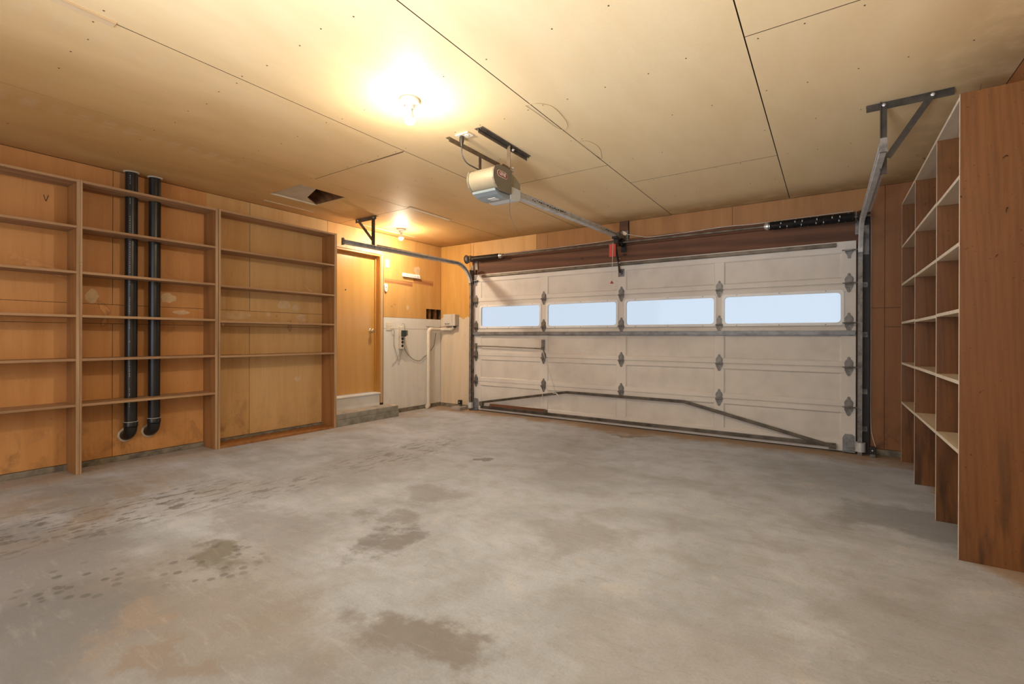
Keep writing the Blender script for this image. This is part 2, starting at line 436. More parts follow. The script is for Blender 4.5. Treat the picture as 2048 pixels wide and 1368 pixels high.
ORANGE_A, ORANGE_B = (0.66, 0.37, 0.145), (0.57, 0.285, 0.09)
MT = {
    'floor': mat_floor(),
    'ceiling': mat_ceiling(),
    'ply_left': mat_ply('orange_plywood_left', (0.64, 0.315, 0.11), (0.545, 0.25, 0.076), also=(2.262, 2.285, (0.66, 0.42, 0.185), (0.59, 0.345, 0.135))),
    'ply_pale': mat_ply('tan_plywood', (0.70, 0.46, 0.215), (0.63, 0.385, 0.16), 0.6, patches=0.8, soil=0.25),
    'ply_corner': mat_ply('ochre_plywood', (0.69, 0.40, 0.145), (0.60, 0.33, 0.10), 0.7, patches=0.8),
    'white_board': mat_ply('white_painted_board', (0.80, 0.785, 0.75), (0.75, 0.73, 0.69), 0.5, patches=0.15, soil=0.15),
    'front_left': mat_ply('ochre_over_cream_board', (0.66, 0.37, 0.10), (0.58, 0.30, 0.065), 0.4, (1.46, (0.74, 0.61, 0.45)), patches=0.0, soil=0.08),
    'ply_header': mat_ply('brown_orange_plywood', (0.42, 0.205, 0.066), (0.35, 0.16, 0.05), 0.5, patches=0.0),
    'ply_right': mat_ply('rust_brown_plywood', (0.34, 0.145, 0.05), (0.275, 0.11, 0.036), 0.9, patches=0.2, soil=0.7),
    'plain_wall': mat_ply('rear_plywood', (0.70, 0.62, 0.52), (0.62, 0.54, 0.44), 0.3, patches=0.0),
    'backing': simple('dark_framing', (0.10, 0.055, 0.028), 0.85),
    'shelf_left': grain('shelf_plywood', (0.46, 0.28, 0.15), (0.30, 0.165, 0.082), 'Y', 0.7, 9.0, 0.8, spots=0.5),
    'upright_left': grain('upright_plywood', (0.37, 0.165, 0.05), (0.235, 0.09, 0.025), 'Z', 0.6, 10.0, 0.7, spots=0.6),
    'edge_left': grain('plywood_edge', (0.50, 0.33, 0.19), (0.32, 0.185, 0.095), 'Z', 0.75, 14.0, spots=0.5),
    'fir': grain('stained_fir', (0.215, 0.088, 0.028), (0.105, 0.039, 0.012), 'Z', 0.36, 40.0, 0.35, (1.0, (0.030, 0.015, 0.008), 0.7), True, 0.6),
    'pale_board': grain('raw_shelf_board', (0.66, 0.545, 0.40), (0.50, 0.385, 0.26), 'Y', 0.7, 7.0, 0.7),
    'pale_edge': simple('pale_board_edge', (0.76, 0.70, 0.62), 0.7, 0, 0.08, 20),
    'beam': grain('dark_beam', (0.175, 0.075, 0.037), (0.075, 0.031, 0.016), 'X', 0.7, 10.0, 0.9, spots=0.6, knots=True),
    'jamb_dark': simple('black_brown_jamb', (0.035, 0.027, 0.027), 0.5, 0, 0.2, 6),
    'door_wood': grain('varnished_door_veneer', (0.60, 0.335, 0.10), (0.50, 0.255, 0.065), 'Z', 0.27, 7.0, 0.35),
    'door_trim': grain('door_trim', (0.62, 0.40, 0.21), (0.50, 0.29, 0.13), 'Z', 0.55, 12.0, 0.5),
    'jamb_wood': grain('door_jamb', (0.58, 0.30, 0.075), (0.46, 0.22, 0.05), 'Z', 0.4, 12.0, 0.4),
    'white_paint': simple('white_paint', (0.76, 0.77, 0.77), 0.45, 0, 0.04, 5),
    'door_section': simple('garage_door_paint', (0.75, 0.71, 0.665), 0.55, 0, 0.05, 3),
    'door_panel': simple('garage_door_panel', (0.72, 0.68, 0.635), 0.55, 0, 0.06, 4),
    'window_trim': simple('white_window_trim', (0.86, 0.88, 0.90), 0.4, 0, 0.02),
    'glass': mat_glass('window_glass'),
    'galv': simple('galvanised_steel', (0.66, 0.675, 0.69), 0.36, 0.25, 0.15, 14),
    'strut_steel': simple('grey_strut_steel', (0.30, 0.305, 0.315), 0.45, 0.3, 0.2, 12),
    'angle_steel': simple('dull_angle_steel', (0.17, 0.145, 0.115), 0.45, 0.35, 0.2, 12),
    'torn': grain('torn_plywood', (0.56, 0.27, 0.10), (0.33, 0.13, 0.045), 'Y', 0.75, 16.0, 1.0),
    'putty': simple('pale_putty', (0.72, 0.52, 0.31), 0.7, 0, 0.08, 14),
    'ring': simple('stain_outline', (0.48, 0.34, 0.17), 0.7),
    'zinc': simple('zinc_plated', (0.72, 0.72, 0.71), 0.35, 0.7, 0.1, 12),
    'hinge': simple('dull_hinge_steel', (0.27, 0.255, 0.24), 0.5, 0.55, 0.25, 18),
    'bronze_steel': simple('brown_truss_steel', (0.20, 0.165, 0.125), 0.5, 0.35, 0.25, 9),
    'dark_steel': simple('dark_angle_iron', (0.085, 0.072, 0.058), 0.5, 0.4, 0.25, 12),
    'brown_steel': simple('brown_angle_iron', (0.19, 0.135, 0.09), 0.5, 0.35, 0.2, 12),
    'spring_black': simple('oiled_spring_steel', (0.022, 0.021, 0.022), 0.42, 0.3, 0.2, 25),
    'spring_brown': simple('oily_brown_spring', (0.055, 0.042, 0.032), 0.45, 0.3, 0.25, 25),
    'white_mark': simple('white_spring_mark', (0.7, 0.7, 0.68), 0.6),
    'abs': simple('black_plastic_pipe', (0.018, 0.017, 0.017), 0.33, 0, 0.15, 8),
    'clip_ring': simple('white_seam', (0.75, 0.74, 0.72), 0.5),
    'plaster': simple('white_plaster_collar', (0.72, 0.65, 0.55), 0.8, 0, 0.12, 30),
    'concrete': simple('grey_concrete', (0.33, 0.32, 0.28), 0.85, 0, 0.2, 9, 0.4),
    'concrete_top': simple('worn_step_concrete', (0.43, 0.385, 0.345), 0.85, 0, 0.15, 7, 0.4),
    'kerb': simple('foundation_concrete', (0.27, 0.235, 0.185), 0.9, 0, 0.25, 14, 0.5),
    'bulb_white': simple('bulb_neck_white', (0.9, 0.88, 0.84), 0.4, 0, 0.0),
    'porcelain': simple('porcelain', (0.85, 0.82, 0.75), 0.3, 0, 0.03),
    'opener': simple('taupe_plastic', (0.33, 0.285, 0.20), 0.38, 0.25, 0.06, 4),
    'opener_side': simple('dark_taupe_plastic', (0.19, 0.165, 0.12), 0.5, 0.1, 0.06, 5),
    'lens': simple('pale_lens_plastic', (0.62, 0.64, 0.64), 0.35, 0, 0.05, 5),
    'lens_dark': simple('blue_grey_lens', (0.27, 0.31, 0.32), 0.35, 0, 0.06, 5),
    'badge_red': simple('red_badge', (0.26, 0.05, 0.035), 0.4),
    'badge_white': simple('badge_lettering', (0.80, 0.68, 0.62), 0.5),
    'red_tag': simple('red_card', (0.56, 0.075, 0.045), 0.55, 0, 0.08),
    'label_paper': simple('label_paper', (0.72, 0.72, 0.70), 0.6, 0, 0.04),
    'ink': simple('dark_ink', (0.07, 0.065, 0.05), 0.7),
    'yellow': simple('yellow_sticker', (0.62, 0.55, 0.16), 0.6),
    'plate': simple('ivory_plate', (0.78, 0.70, 0.56), 0.45, 0, 0.03),
    'white_plastic': simple('white_plastic', (0.80, 0.77, 0.72), 0.4, 0, 0.03),
    'pvc': simple('cream_pvc', (0.76, 0.68, 0.57), 0.4, 0, 0.05, 6),
    'box_grey': simple('pale_grey_box', (0.60, 0.56, 0.49), 0.45, 0, 0.05, 6),
    'box_side': simple('box_side', (0.52, 0.50, 0.47), 0.45, 0, 0.05, 6),
    'strip': simple('beige_strip', (0.62, 0.52, 0.40), 0.45),
    'black': simple('black_plastic', (0.02, 0.02, 0.02), 0.4),
    'adaptor': simple('grey_green_adaptor', (0.13, 0.14, 0.12), 0.45),
    'adaptor_dark': simple('dark_green_adaptor', (0.035, 0.045, 0.035), 0.45),
    'cord_grey': simple('grey_cord', (0.36, 0.34, 0.31), 0.5),
    'cord_dark': simple('dark_cord', (0.05, 0.045, 0.045), 0.5),
    'rope': simple('white_string', (0.75, 0.70, 0.63), 0.8),
    'brass': simple('satin_brass', (0.72, 0.60, 0.40), 0.25, 0.85, 0.05),
    'cavity': simple('dark_brown_cavity', (0.14, 0.06, 0.024), 0.85, 0, 0.2),
    'hatch_wood': grain('hatch_wood', (0.24, 0.10, 0.034), (0.13, 0.05, 0.018), 'Y', 0.7, 9.0),
    'hatch_board': simple('hatch_board', (0.60, 0.49, 0.34), 0.6, 0, 0.08, 6),
    'raw_wood': grain('raw_wood_strip', (0.70, 0.51, 0.30), (0.55, 0.36, 0.18), 'Y', 0.7, 18.0),
    'pale_strip': simple('pale_bare_strip', (0.80, 0.68, 0.50), 0.7, 0, 0.05),
    'nail': simple('rusty_nail', (0.10, 0.06, 0.035), 0.6, 0.3),
    'driveway': simple('driveway_concrete', (0.40, 0.40, 0.39), 0.9),
}


pd = MT['door_wood'].node_tree.nodes['Principled BSDF']
pd.inputs['Coat Weight'].default_value = 0.8
pd.inputs['Coat Roughness'].default_value = 0.16
pd.inputs['Specular IOR Level'].default_value = 0.6


# ------------------------------------------------------------------ mesh building
class MB:
    def __init__(self):
        self.v, self.f, self.mi = [], [], []

    def add(self, vs, fs, mi=0):
        o = len(self.v)
        self.v += [tuple(p) for p in vs]
        self.f += [tuple(i + o for i in f) for f in fs]
        self.mi += [mi] * len(fs)
        return self

    def box(self, x0, x1, y0, y1, z0, z1, mi=0, faces=None):
        vs = [(x, y, z) for z in (z0, z1) for y in (y0, y1) for x in (x0, x1)]
        fs = [(0, 2, 3, 1), (4, 5, 7, 6), (0, 1, 5, 4), (2, 6, 7, 3), (0, 4, 6, 2), (1, 3, 7, 5)]
        #     -z            +z            -y            +y            -x            +x
        n0 = len(self.f)
        self.add(vs, fs, mi)
        if faces:
            for k, m in faces.items():
                self.mi[n0 + ('-z', '+z', '-y', '+y', '-x', '+x').index(k)] = m
        return self

    def extrude(self, poly, o, u, v, w, length, mi=0, capmi=None):
        """2D polygon (a,b) placed at o with axes u,v and pushed along w"""
        o, u, v, w = V(o), V(u), V(v), V(w).normalized() * length
        n = len(poly)
        a = [o + u * p[0] + v * p[1] for p in poly]
        vs = a + [p + w for p in a]
        flip = u.cross(v).dot(w) < 0
        fs = [(i, (i + 1) % n, (i + 1) % n + n, i + n) for i in range(n)]
        caps = [tuple(range(n))[::-1], tuple(range(n, 2 * n))]
        if flip:
            fs = [f[::-1] for f in fs]
            caps = [c[::-1] for c in caps]
        self.add(vs, fs, mi)
        self.add(vs, caps, mi if capmi is None else capmi)
        return self

    def bar(self, a, b, wid, hei, upd=(0, 0, 1), mi=0):
        a, b = V(a), V(b)
        w = (b - a)
        L = w.length
        w = w.normalized()
        u = w.cross(V(upd)).normalized()
        v = u.cross(w)
        p = [(-wid / 2, -hei / 2), (wid / 2, -hei / 2), (wid / 2, hei / 2), (-wid / 2, hei / 2)]
        return self.extrude(p, a, u, v, w, L, mi)

    def tube(self, pts, r, n=10, mi=0, caps=True, closed=False):
        pts = [V(p) for p in pts]
        rings = []
        prev = None
        m = len(pts)
        for i, p in enumerate(pts):
            t = (pts[min(i + 1, m - 1)] - pts[max(i - 1, 0)]).normalized()
            if prev is None:
                a = V((0, 0, 1)) if abs(t.z) < 0.9 else V((1, 0, 0))
                u = t.cross(a).normalized()
            else:
                u = (prev - t * prev.dot(t)).normalized()
            prev = u
            s = t.cross(u)
            rr = r[i] if isinstance(r, (list, tuple)) else r
            rings.append([p + (u * math.cos(2 * math.pi * k / n) + s * math.sin(2 * math.pi * k / n)) * rr for k in range(n)])
        vs = [q for ring in rings for q in ring]
        fs = []
        for i in range(m - 1):
            for k in range(n):
                k2 = (k + 1) % n
                fs.append((i * n + k, i * n + k2, (i + 1) * n + k2, (i + 1) * n + k))
        if caps:
            fs.append(tuple(range(n))[::-1])
            fs.append(tuple((m - 1) * n + k for k in range(n)))
        return self.add(vs, fs, mi)

    def cyl(self, a, b, r, n=16, mi=0):
        return self.tube([a, b], r, n, mi)

    def lathe(self, prof, o, axis=(0, 0, 1), n=24, mi=0):
        """profile of (radius, height) turned about an axis through o"""
        ax = V(axis).normalized()
        a = V((0, 0, 1)) if abs(ax.z) < 0.9 else V((1, 0, 0))
        u = ax.cross(a).normalized()
        s = ax.cross(u)
        o = V(o)
        vs, fs = [], []
        for r, h in prof:
            for k in range(n):
                t = 2 * math.pi * k / n
                vs.append(o + ax * h + (u * math.cos(t) + s * math.sin(t)) * max(r, 1e-5))
        m = len(prof)
        for i in range(m - 1):
            for k in range(n):
                k2 = (k + 1) % n
                fs.append((i * n + k, i * n + k2, (i + 1) * n + k2, (i + 1) * n + k))
        fs.append(tuple(range(n))[::-1])
        fs.append(tuple((m - 1) * n + k for k in range(n)))
        return self.add(vs, fs, mi)

    def sweep(self, prof, path, side, mi=0):
        """closed profile (a along side, b along the path normal) along a planar path"""
        side = V(side)
        path = [V(p) for p in path]
        m, n = len(path), len(prof)
        vs, fs = [], []
        for i, p in enumerate(path):
            t = (path[min(i + 1, m - 1)] - path[max(i - 1, 0)]).normalized()
            nn = side.cross(t).normalized()
            for a, b in prof:
                vs.append(p + side * a + nn * b)
        for i in range(m - 1):
            for k in range(n):
                k2 = (k + 1) % n
                fs.append((i * n + k, i * n + k2, (i + 1) * n + k2, (i + 1) * n + k))
        fs.append(tuple(range(n))[::-1])
        fs.append(tuple((m - 1) * n + k for k in range(n)))
        return self.add(vs, fs, mi)


def wloc(o):
    p = V((0, 0, 0))
    while o is not None:
        p += o.location
        o = o.parent
    return p


def tag(o, label=None, cat=None, group=None, kind=None):
    for k, val in (('label', label), ('category', cat), ('group', group), ('kind', kind)):
        if val:
            o[k] = val
    return o


def obj(name, mb, mats, parent=None, bevel=0.0, smooth=False, origin=None):
    """one mesh object; mb holds world coordinates"""
    base = wloc(parent) if parent is not None else (V(origin) if origin else V((0, 0, 0)))
    if parent is not None and origin is not None:
        base = V(origin)
    me = bpy.data.meshes.new(name)
    me.from_pydata([tuple(V(p) - base) for p in mb.v], [], mb.f)
    if not isinstance(mats, (list, tuple)):
        mats = [mats]
    for m in mats:
        me.materials.append(MT[m] if isinstance(m, str) else m)
    if len(mats) > 1:
        me.polygons.foreach_set('material_index', mb.mi)
    if smooth:
        me.polygons.foreach_set('use_smooth', [True] * len(me.polygons))
    me.update()
    o = bpy.data.objects.new(name, me)
    COL.objects.link(o)
    if parent is not None:
        o.parent = parent
        o.location = base - wloc(parent)
    else:
        o.location = base
    if smooth:
        md = o.modifiers.new('edges', 'EDGE_SPLIT')
        md.split_angle = math.radians(38)
    if bevel:
        b = o.modifiers.new('bevel', 'BEVEL')
        b.width = bevel
        b.segments = 2
        b.limit_method = 'ANGLE'
        b.angle_limit = math.radians(50)
    return o


def thing(name, label, cat, loc, group=None):
    o = bpy.data.objects.new(name, None)
    o.location = loc
    o.empty_display_size = 0.1
    COL.objects.link(o)
    return tag(o, label, cat, group)


def struct(name, loc=(0, 0, 0), label=None):
    o = bpy.data.objects.new(name, None)
    o.location = loc
    o.empty_display_size = 0.1
    COL.objects.link(o)
    return tag(o, label, None, None, 'structure')


def B(*a, **k):
    return MB().box(*a, **k)


def text(body, size, loc, xdir, ydir, mat, parent, name='lettering', extrude=0.0006, squeeze=1.0):
    cu = bpy.data.curves.new(name, 'FONT')
    cu.body = body
    cu.size = size
    cu.extrude = extrude
    cu.align_x = 'CENTER'
    cu.align_y = 'CENTER'
    cu.offset = size * 0.02
    cu.materials.append(MT[mat])
    tmp = bpy.data.objects.new(name, cu)
    me = bpy.data.meshes.new_from_object(tmp)
    bpy.data.objects.remove(tmp)
    o = bpy.data.objects.new(name, me)
    COL.objects.link(o)
    x = V(xdir).normalized()
    y = V(ydir).normalized()
    z = x.cross(y)
    m = Matrix.Identity(4)
    for i, a in enumerate((x * squeeze, y, z)):
        for j in range(3):
            m[j][i] = a[j]
    o.parent = parent
    m.translation = V(loc) - wloc(parent)
    o.matrix_local = m
    return o


def arc(c, r, a0, a1, n, plane='YZ'):
    pts = []
    for i in range(n + 1):
        t = math.radians(a0 + (a1 - a0) * i / n)
        a, b = r * math.cos(t), r * math.sin(t)
        if plane == 'YZ':
            pts.append((c[0], c[1] + a, c[2] + b))
        elif plane == 'XZ':
            pts.append((c[0] + a, c[1], c[2] + b))
        else:
            pts.append((c[0] + a, c[1] + b, c[2]))
    return pts


def smooth_path(pts, n=6):
    """Catmull-Rom through the points"""
    P = [V(p) for p in pts]
    P = [P[0] * 2 - P[1]] + P + [P[-1] * 2 - P[-2]]
    out = []
    for i in range(1, len(P) - 2):
        for k in range(n):
            t = k / n
            a, b, c, d = P[i - 1], P[i], P[i + 1], P[i + 2]
            out.append(0.5 * ((2 * b) + (c - a) * t + (2 * a - 5 * b + 4 * c - d) * t * t + (3 * b - a - 3 * c + d) * t ** 3))
    out.append(P[-2])
    return out


# ================================================================== SETTING
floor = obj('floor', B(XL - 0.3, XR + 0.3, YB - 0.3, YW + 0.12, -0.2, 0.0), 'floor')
tag(floor, kind='structure')

driveway = obj('driveway', B(-14, 10, YW + 0.12, YW + 14, -0.3, -0.06), 'driveway')
tag(driveway, kind='structure')

# ---- ceiling: boards with open seams on a dark framing
ceiling = struct('ceiling', (0, 0, ZC))
HX0, HX1, HY0, HY1 = -4.62, -4.34, 2.66, 3.20     # the open hatch
HX0, HX1, HY0, HY1 = -4.90, -4.335, 2.665, 3.205
mb = MB()
zt = ZC + 0.013
for a in [(XL - 0.1, HX0 - 0.02, YB - 0.1, YW + 0.1), (HX1 + 0.02, XR + 0.1, YB - 0.1, YW + 0.1), (HX0 - 0.02, HX1 + 0.02, YB - 0.1, HY0 - 0.02), (HX0 - 0.02, HX1 + 0.02, HY1 + 0.02, YW + 0.1)]:
    mb.box(a[0], a[1], a[2], a[3], zt, zt + 0.1)
obj('ceiling_framing', mb, 'backing', ceiling)
SX = [XL + 0.002, -4.075, -2.852, -1.602, -0.356, XR]
cuts = [[YB, 1.42, 3.862, YW], [YB, 0.22, 2.655, YW], [YB, 1.42, 3.852, YW], [YB, 1.97, 4.415, YW], [YB, 0.15, 2.588, YW]]
cuts[3] = [YB, 4.415, YW]
cuts[0] = [YB, 3.862, YW]
cuts[1] = [YB, 2.655, YW]
cuts[2] = [YB, 3.852, YW]
cuts[4] = [YB, 2.588, YW]
g = 0.0032
for i in range(5):
    x0, x1 = SX[i] + g, SX[i + 1] - g
    for y0, y1 in zip(cuts[i][:-1], cuts[i][1:]):
        y0 += g
        y1 -= g
        if i == 0 and y0 < HY0 < y1:
            mb = MB()
            z0, z1 = ZC, ZC + 0.0125
            mb.box(x0, HX0, y0, y1, z0, z1).box(HX1, x1, y0, y1, z0, z1).box(HX0, HX1, y0, HY0, z0, z1).box(HX0, HX1, HY1, y1, z0, z1)
        else:
            dz = 0.0
            mb = B(x0, x1, y0, y1, ZC + dz, ZC + dz + 0.0125, 0, {'-x': 1, '+x': 1, '-y': 1, '+y': 1})
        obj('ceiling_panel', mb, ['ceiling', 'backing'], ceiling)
# hatch shaft
mb = MB()
zs, ze = ZC + 0.0127, ZC + 0.42
mb.box(HX0 - 0.02, HX0, HY0 - 0.02, HY1 + 0.02, zs, ze).box(HX1, HX1 + 0.02, HY0 - 0.02, HY1 + 0.02, zs, ze)
mb.box(HX0, HX1, HY0 - 0.02, HY0, zs, ze).box(HX0, HX1, HY1, HY1 + 0.02, zs, ze).box(HX0 - 0.02, HX1 + 0.02, HY0 - 0.02, HY1 + 0.02, ze, ze + 0.02)
obj('hatch_shaft', mb, 'hatch_wood', ceiling)
# nail heads: dimples in the board, along the joists
mb = MB()
for y in (0.75, 1.39, 2.005, 2.625, 3.24, 3.815, 4.43, 5.05):
    for x in [-5.1, -4.8, -4.35, -4.11, -3.82, -3.57, -3.33, -3.09, -2.90, -2.80, -2.58, -2.28, -2.07, -1.87, -1.66, -1.55, -1.37, -1.14, -0.86, -0.62, -0.41, -0.31, -0.08, 0.15, 0.37, 0.6]:
        xx, yy = x + random.uniform(-.03, .03), y + random.uniform(-.02, .02)
        if HX0 - .03 < xx < HX1 + .03 and HY0 - .03 < yy < HY1 + .03:
            continue
        if random.random() < 0.18:
            continue
        mb.lathe([(0.0035, 0), (0.0045, -0.0012), (0.001, -0.0016)], (xx, yy, ZC), (0, 0, 1), 8)
nh = obj('nail_heads', mb, 'nail', ceiling)
tag(nh, kind='stuff')
# bare strips nailed to the ceiling
obj('wood_strip', B(-2.885, -2.835, 0.15, 0.80, ZC - 0.007, ZC - 0.0005), 'raw_wood', ceiling, 0.001)
obj('pale_strip', B(-4.066, -4.02, 3.84, 4.55, ZC - 0.004, ZC - 0.0005), 'pale_strip', ceiling)
obj('seam_gap', B(-3.30, -2.87, 2.6525, 2.664, ZC - 0.0012, ZC - 0.0003), 'cavity', ceiling)  # thin dark sheet that paints the panel edge's shadow line
obj('pale_strip', B(-5.17, -5.155, 2.75, 3.35, ZC - 0.004, ZC - 0.0005), 'pale_strip', ceiling)
obj('pale_strip', B(-5.20, -5.185, 4.05, 5.05, ZC - 0.004, ZC - 0.0005), 'pale_strip', ceiling)

for pts in ([(-1.635, 2.56), (-1.56, 2.58), (-1.50, 2.66), (-1.50, 2.80), (-1.53, 2.95), (-1.585, 3.02), (-1.62, 2.95), (-1.625, 2.75)], [(-1.60, 3.25), (-1.53, 3.30), (-1.51, 3.45), (-1.56, 3.62), (-1.595, 3.66)]):
    loop = smooth_path([(a, b, ZC - 0.0006) for a, b in pts + pts[:1]], 4)
    obj('stain_outline', MB().tube(loop, 0.0022, 4), 'ring', ceiling)

# ---- left wall
DY0, DY1, DZ0, DZ1 = 3.74, 4.572, 0.345, 2.31       # door opening
wall_left = struct('wall_left', (XL, 0, 0))
T = 0.011
mb = MB()
xb0, xb1 = XL - 0.16, XL - T - 0.002
PH = [(1.60, 0.226), (1.775, 0.226)]                # pipe entry holes (y, z)
mb.box(xb0, xb1, YB - 0.1, DY0 - 0.03, 0.0, ZC + 0.1).box(xb0, xb1, DY1 + 0.02, 5.50, 0, ZC + 0.1)
mb.box(xb0, xb1, DY0 - 0.03, DY1 + 0.02, DZ1 + 0.03, ZC + 0.1).box(xb0, xb1, DY0 - 0.03, DY1 + 0.02, 0, 0.13)
mb.box(xb0, xb1, 5.50, YW + 0.15, 0, 1.43).box(xb0, xb1, 5.50, YW + 0.15, 1.61, ZC + 0.1).box(xb0, xb0 + 0.06, 5.50, YW + 0.15, 1.43, 1.61)
obj('wall_framing', mb, 'backing', wall_left)


def panel_x(y0, y1, z0, z1, mat, name='plywood_panel', x=XL, holes=None, dx=0.0):
    g = 0.0018
    mb = MB()
    if not holes:
        mb.box(x - T, x + dx, y0 + g, y1 - g, z0 + g, z1 - g, 0, {'-z': 1, '+z': 1, '-y': 1, '+y': 1})
    else:
        hy0, hy1, hz0, hz1 = holes
        mb.box(x - T, x + dx, y0 + g, hy0, z0 + g, z1 - g)
        if hy1 < y1 - g:
            mb.box(x - T, x + dx, hy1, y1 - g, z0 + g, z1 - g)
        mb.box(x - T, x + dx, hy0, min(hy1, y1 - g), hz1, z1 - g).box(x - T, x + dx, hy0, min(hy1, y1 - g), z0 + g, hz0)
    return obj(name, mb, [mat, 'backing'], wall_left)


ys = [YB, -0.94, 0.28, 1.50, 2.717, 3.70]
for a, b in zip(ys[:-1], ys[1:]):
    m = 'ply_left' if b < 2.8 else 'ply_pale'
    panel_x(a, b, 1.43, ZC - 0.001, m)
    panel_x(a, b, 0.05, 1.257, m)
for a, b in zip([YB, 0.28, 2.275], [0.28, 2.275, 3.70]):
    panel_x(a, b, 1.257, 1.43, 'ply_left' if b < 2.3 else 'ply_pale', 'plywood_strip')
panel_x(3.70, DY1 + 0.055, 2.385, ZC - 0.001, 'ply_corner', 'plywood_header')
panel_x(DY1 + 0.055, 5.848, 1.436, ZC - 0.001, 'ply_corner', holes=(5.505, 5.9, 1.437, 1.60))
panel_x(DY1 + 0.055, 5.848, 1.268, 1.436, 'white_board', 'painted_strip')
panel_x(DY1 + 0.055, 5.848, 0.055, 1.268, 'white_board', 'painted_panel')
# bare studs seen through the hole by the corner
obj('stud', B(XL - 0.09, XL - 0.03, 5.60, 5.64, 1.437, 1.60), 'hatch_wood', wall_left)
obj('stud', B(XL - 0.09, XL - 0.03, 5.74, 5.78, 1.437, 1.60), 'hatch_wood', wall_left)
# strips of bare torn plywood and dabs of putty on the wall
obj('torn_strip', MB().extrude([(4.64, 1.935), (4.86, 1.945), (5.20, 1.925), (5.21, 2.0), (4.64, 2.005)], (XL, 0, 0), (0, 1, 0), (0, 0, 1), (1, 0, 0), 0.0012), 'torn', wall_left)
obj('torn_strip', MB().extrude([(5.22, 1.985), (5.66, 1.975), (5.665, 2.055), (5.22, 2.065)], (XL, 0, 0), (0, 1, 0), (0, 0, 1), (1, 0, 0), 0.0012), 'torn', wall_left)
rs = random.Random(11)
for y, z, ry, rz in ((3.115, 1.52, 0.085, 0.055), (3.265, 1.49, 0.06, 0.045), (2.585, 1.375, 0.16, 0.04), (3.345, 1.375, 0.07, 0.05), (5.30, 2.185, 0.07, 0.085), (5.10, 1.60, 0.035, 0.04), (2.93, 1.40, 0.03, 0.03), (3.30, 0.63, 0.05, 0.035), (1.93, 1.52, 0.07, 0.05), (2.05, 1.385, 0.08, 0.025), (1.36, 1.50, 0.05, 0.07)):
    poly = []
    for k in range(14):
        an = 2 * math.pi * k / 14
        q = rs.uniform(0.75, 1.1)
        poly.append((y + ry * q * math.cos(an), z + rz * q * math.sin(an)))
    obj('putty_dab', MB().extrude(poly, (XL, 0, 0), (0, 1, 0), (0, 0, 1), (1, 0, 0), 0.0008), 'putty', wall_left)
kerb_l = obj('trim_1', MB().box(XL - 0.08, XL + 0.012, YB, 3.655, 0, 0.047).box(XL - 0.08, XL + 0.012, 4.72, 5.838, 0, 0.05), 'kerb', bevel=0.004)
tag(kerb_l, kind='structure')
# two pencil strokes forming a v mark on the wall
v1 = MB().bar((XL + 0.001, 1.045, 2.315), (XL + 0.001, 1.058, 2.265), 0.004, 0.003, (1, 0, 0)).bar((XL + 0.001, 1.075, 2.318), (XL + 0.001, 1.060, 2.265), 0.004, 0.003, (1, 0, 0))
obj('pencil_mark', v1, 'ink', wall_left)

# ---- interior door
door1 = struct('door_1', (XL, 4.16, DZ0))
XD = XL - 0.10
obj('door_slab', B(XD - 0.04, XD, DY0 + 0.02, DY1 - 0.016, DZ0 + 0.004, DZ1 - 0.004), 'door_wood', door1, 0.002)
mb = MB().box(XD - 0.05, XL + 0.002, DY1 - 0.013, DY1 + 0.018, 0.33, DZ1 + 0.03).box(XD - 0.05, XL + 0.002, DY0 - 0.028, DY0 + 0.015, 0.33, DZ1 + 0.03).box(XD - 0.05, XL + 0.002, DY0 + 0.015, DY1 - 0.013, DZ1, DZ1 + 0.03)
obj('door_jamb', mb, 'jamb_wood', door1, 0.002)
mb = MB().box(XD + 0.002, XD + 0.02, DY1 - 0.03, DY1 - 0.0135, DZ0, DZ1).box(XD + 0.002, XD + 0.02, DY0 + 0.0155, DY0 + 0.03, DZ0, DZ1).box(XD + 0.002, XD + 0.02, DY0 + 0.03, DY1 - 0.03, DZ1 - 0.016, DZ1 - 0.0005)
obj('door_stop', mb, 'jamb_wood', door1)
mb = MB().box(XL + 0.0025, XL + 0.014, DY1 - 0.004, DY1 + 0.036, 0.19, 2.385).box(XL + 0.0025, XL + 0.014, 3.68, DY1 - 0.004, 2.335, 2.385)
obj('door_casing', mb, 'door_trim', door1, 0.002)
obj('door_edge_gap', B(XL - 0.008, XL + 0.004, DY1 + 0.037, DY1 + 0.053, 0.19, 2.385), 'backing', door1)
obj('threshold', B(XD - 0.03, XL + 0.022, DY0 + 0.016, DY1 - 0.0055, 0.318, 0.343), 'white_paint', door1, 0.008)
obj('riser_board', B(XL - 0.06, XL - 0.002, DY0 - 0.028, DY1 - 0.006, 0.13, 0.317), 'white_paint', door1)
kx, ky, kz = XD, 4.475, 1.232
kn = MB().lathe([(0.030, 0), (0.032, 0.004), (0.026, 0.010), (0.011, 0.013), (0.011, 0.036), (0.020, 0.040), (0.027, 0.052), (0.027, 0.062), (0.018, 0.070), (0.002, 0.073)], (kx, ky, kz), (1, 0, 0), 24)
obj('door_knob', kn, 'brass', door1, smooth=True)
obj('peephole', MB().lathe([(0.011, 0), (0.011, 0.003), (0.007, 0.004), (0.006, 0.002)], (XD, 4.05, 1.79), (1, 0, 0), 14), ['dark_steel'], door1)

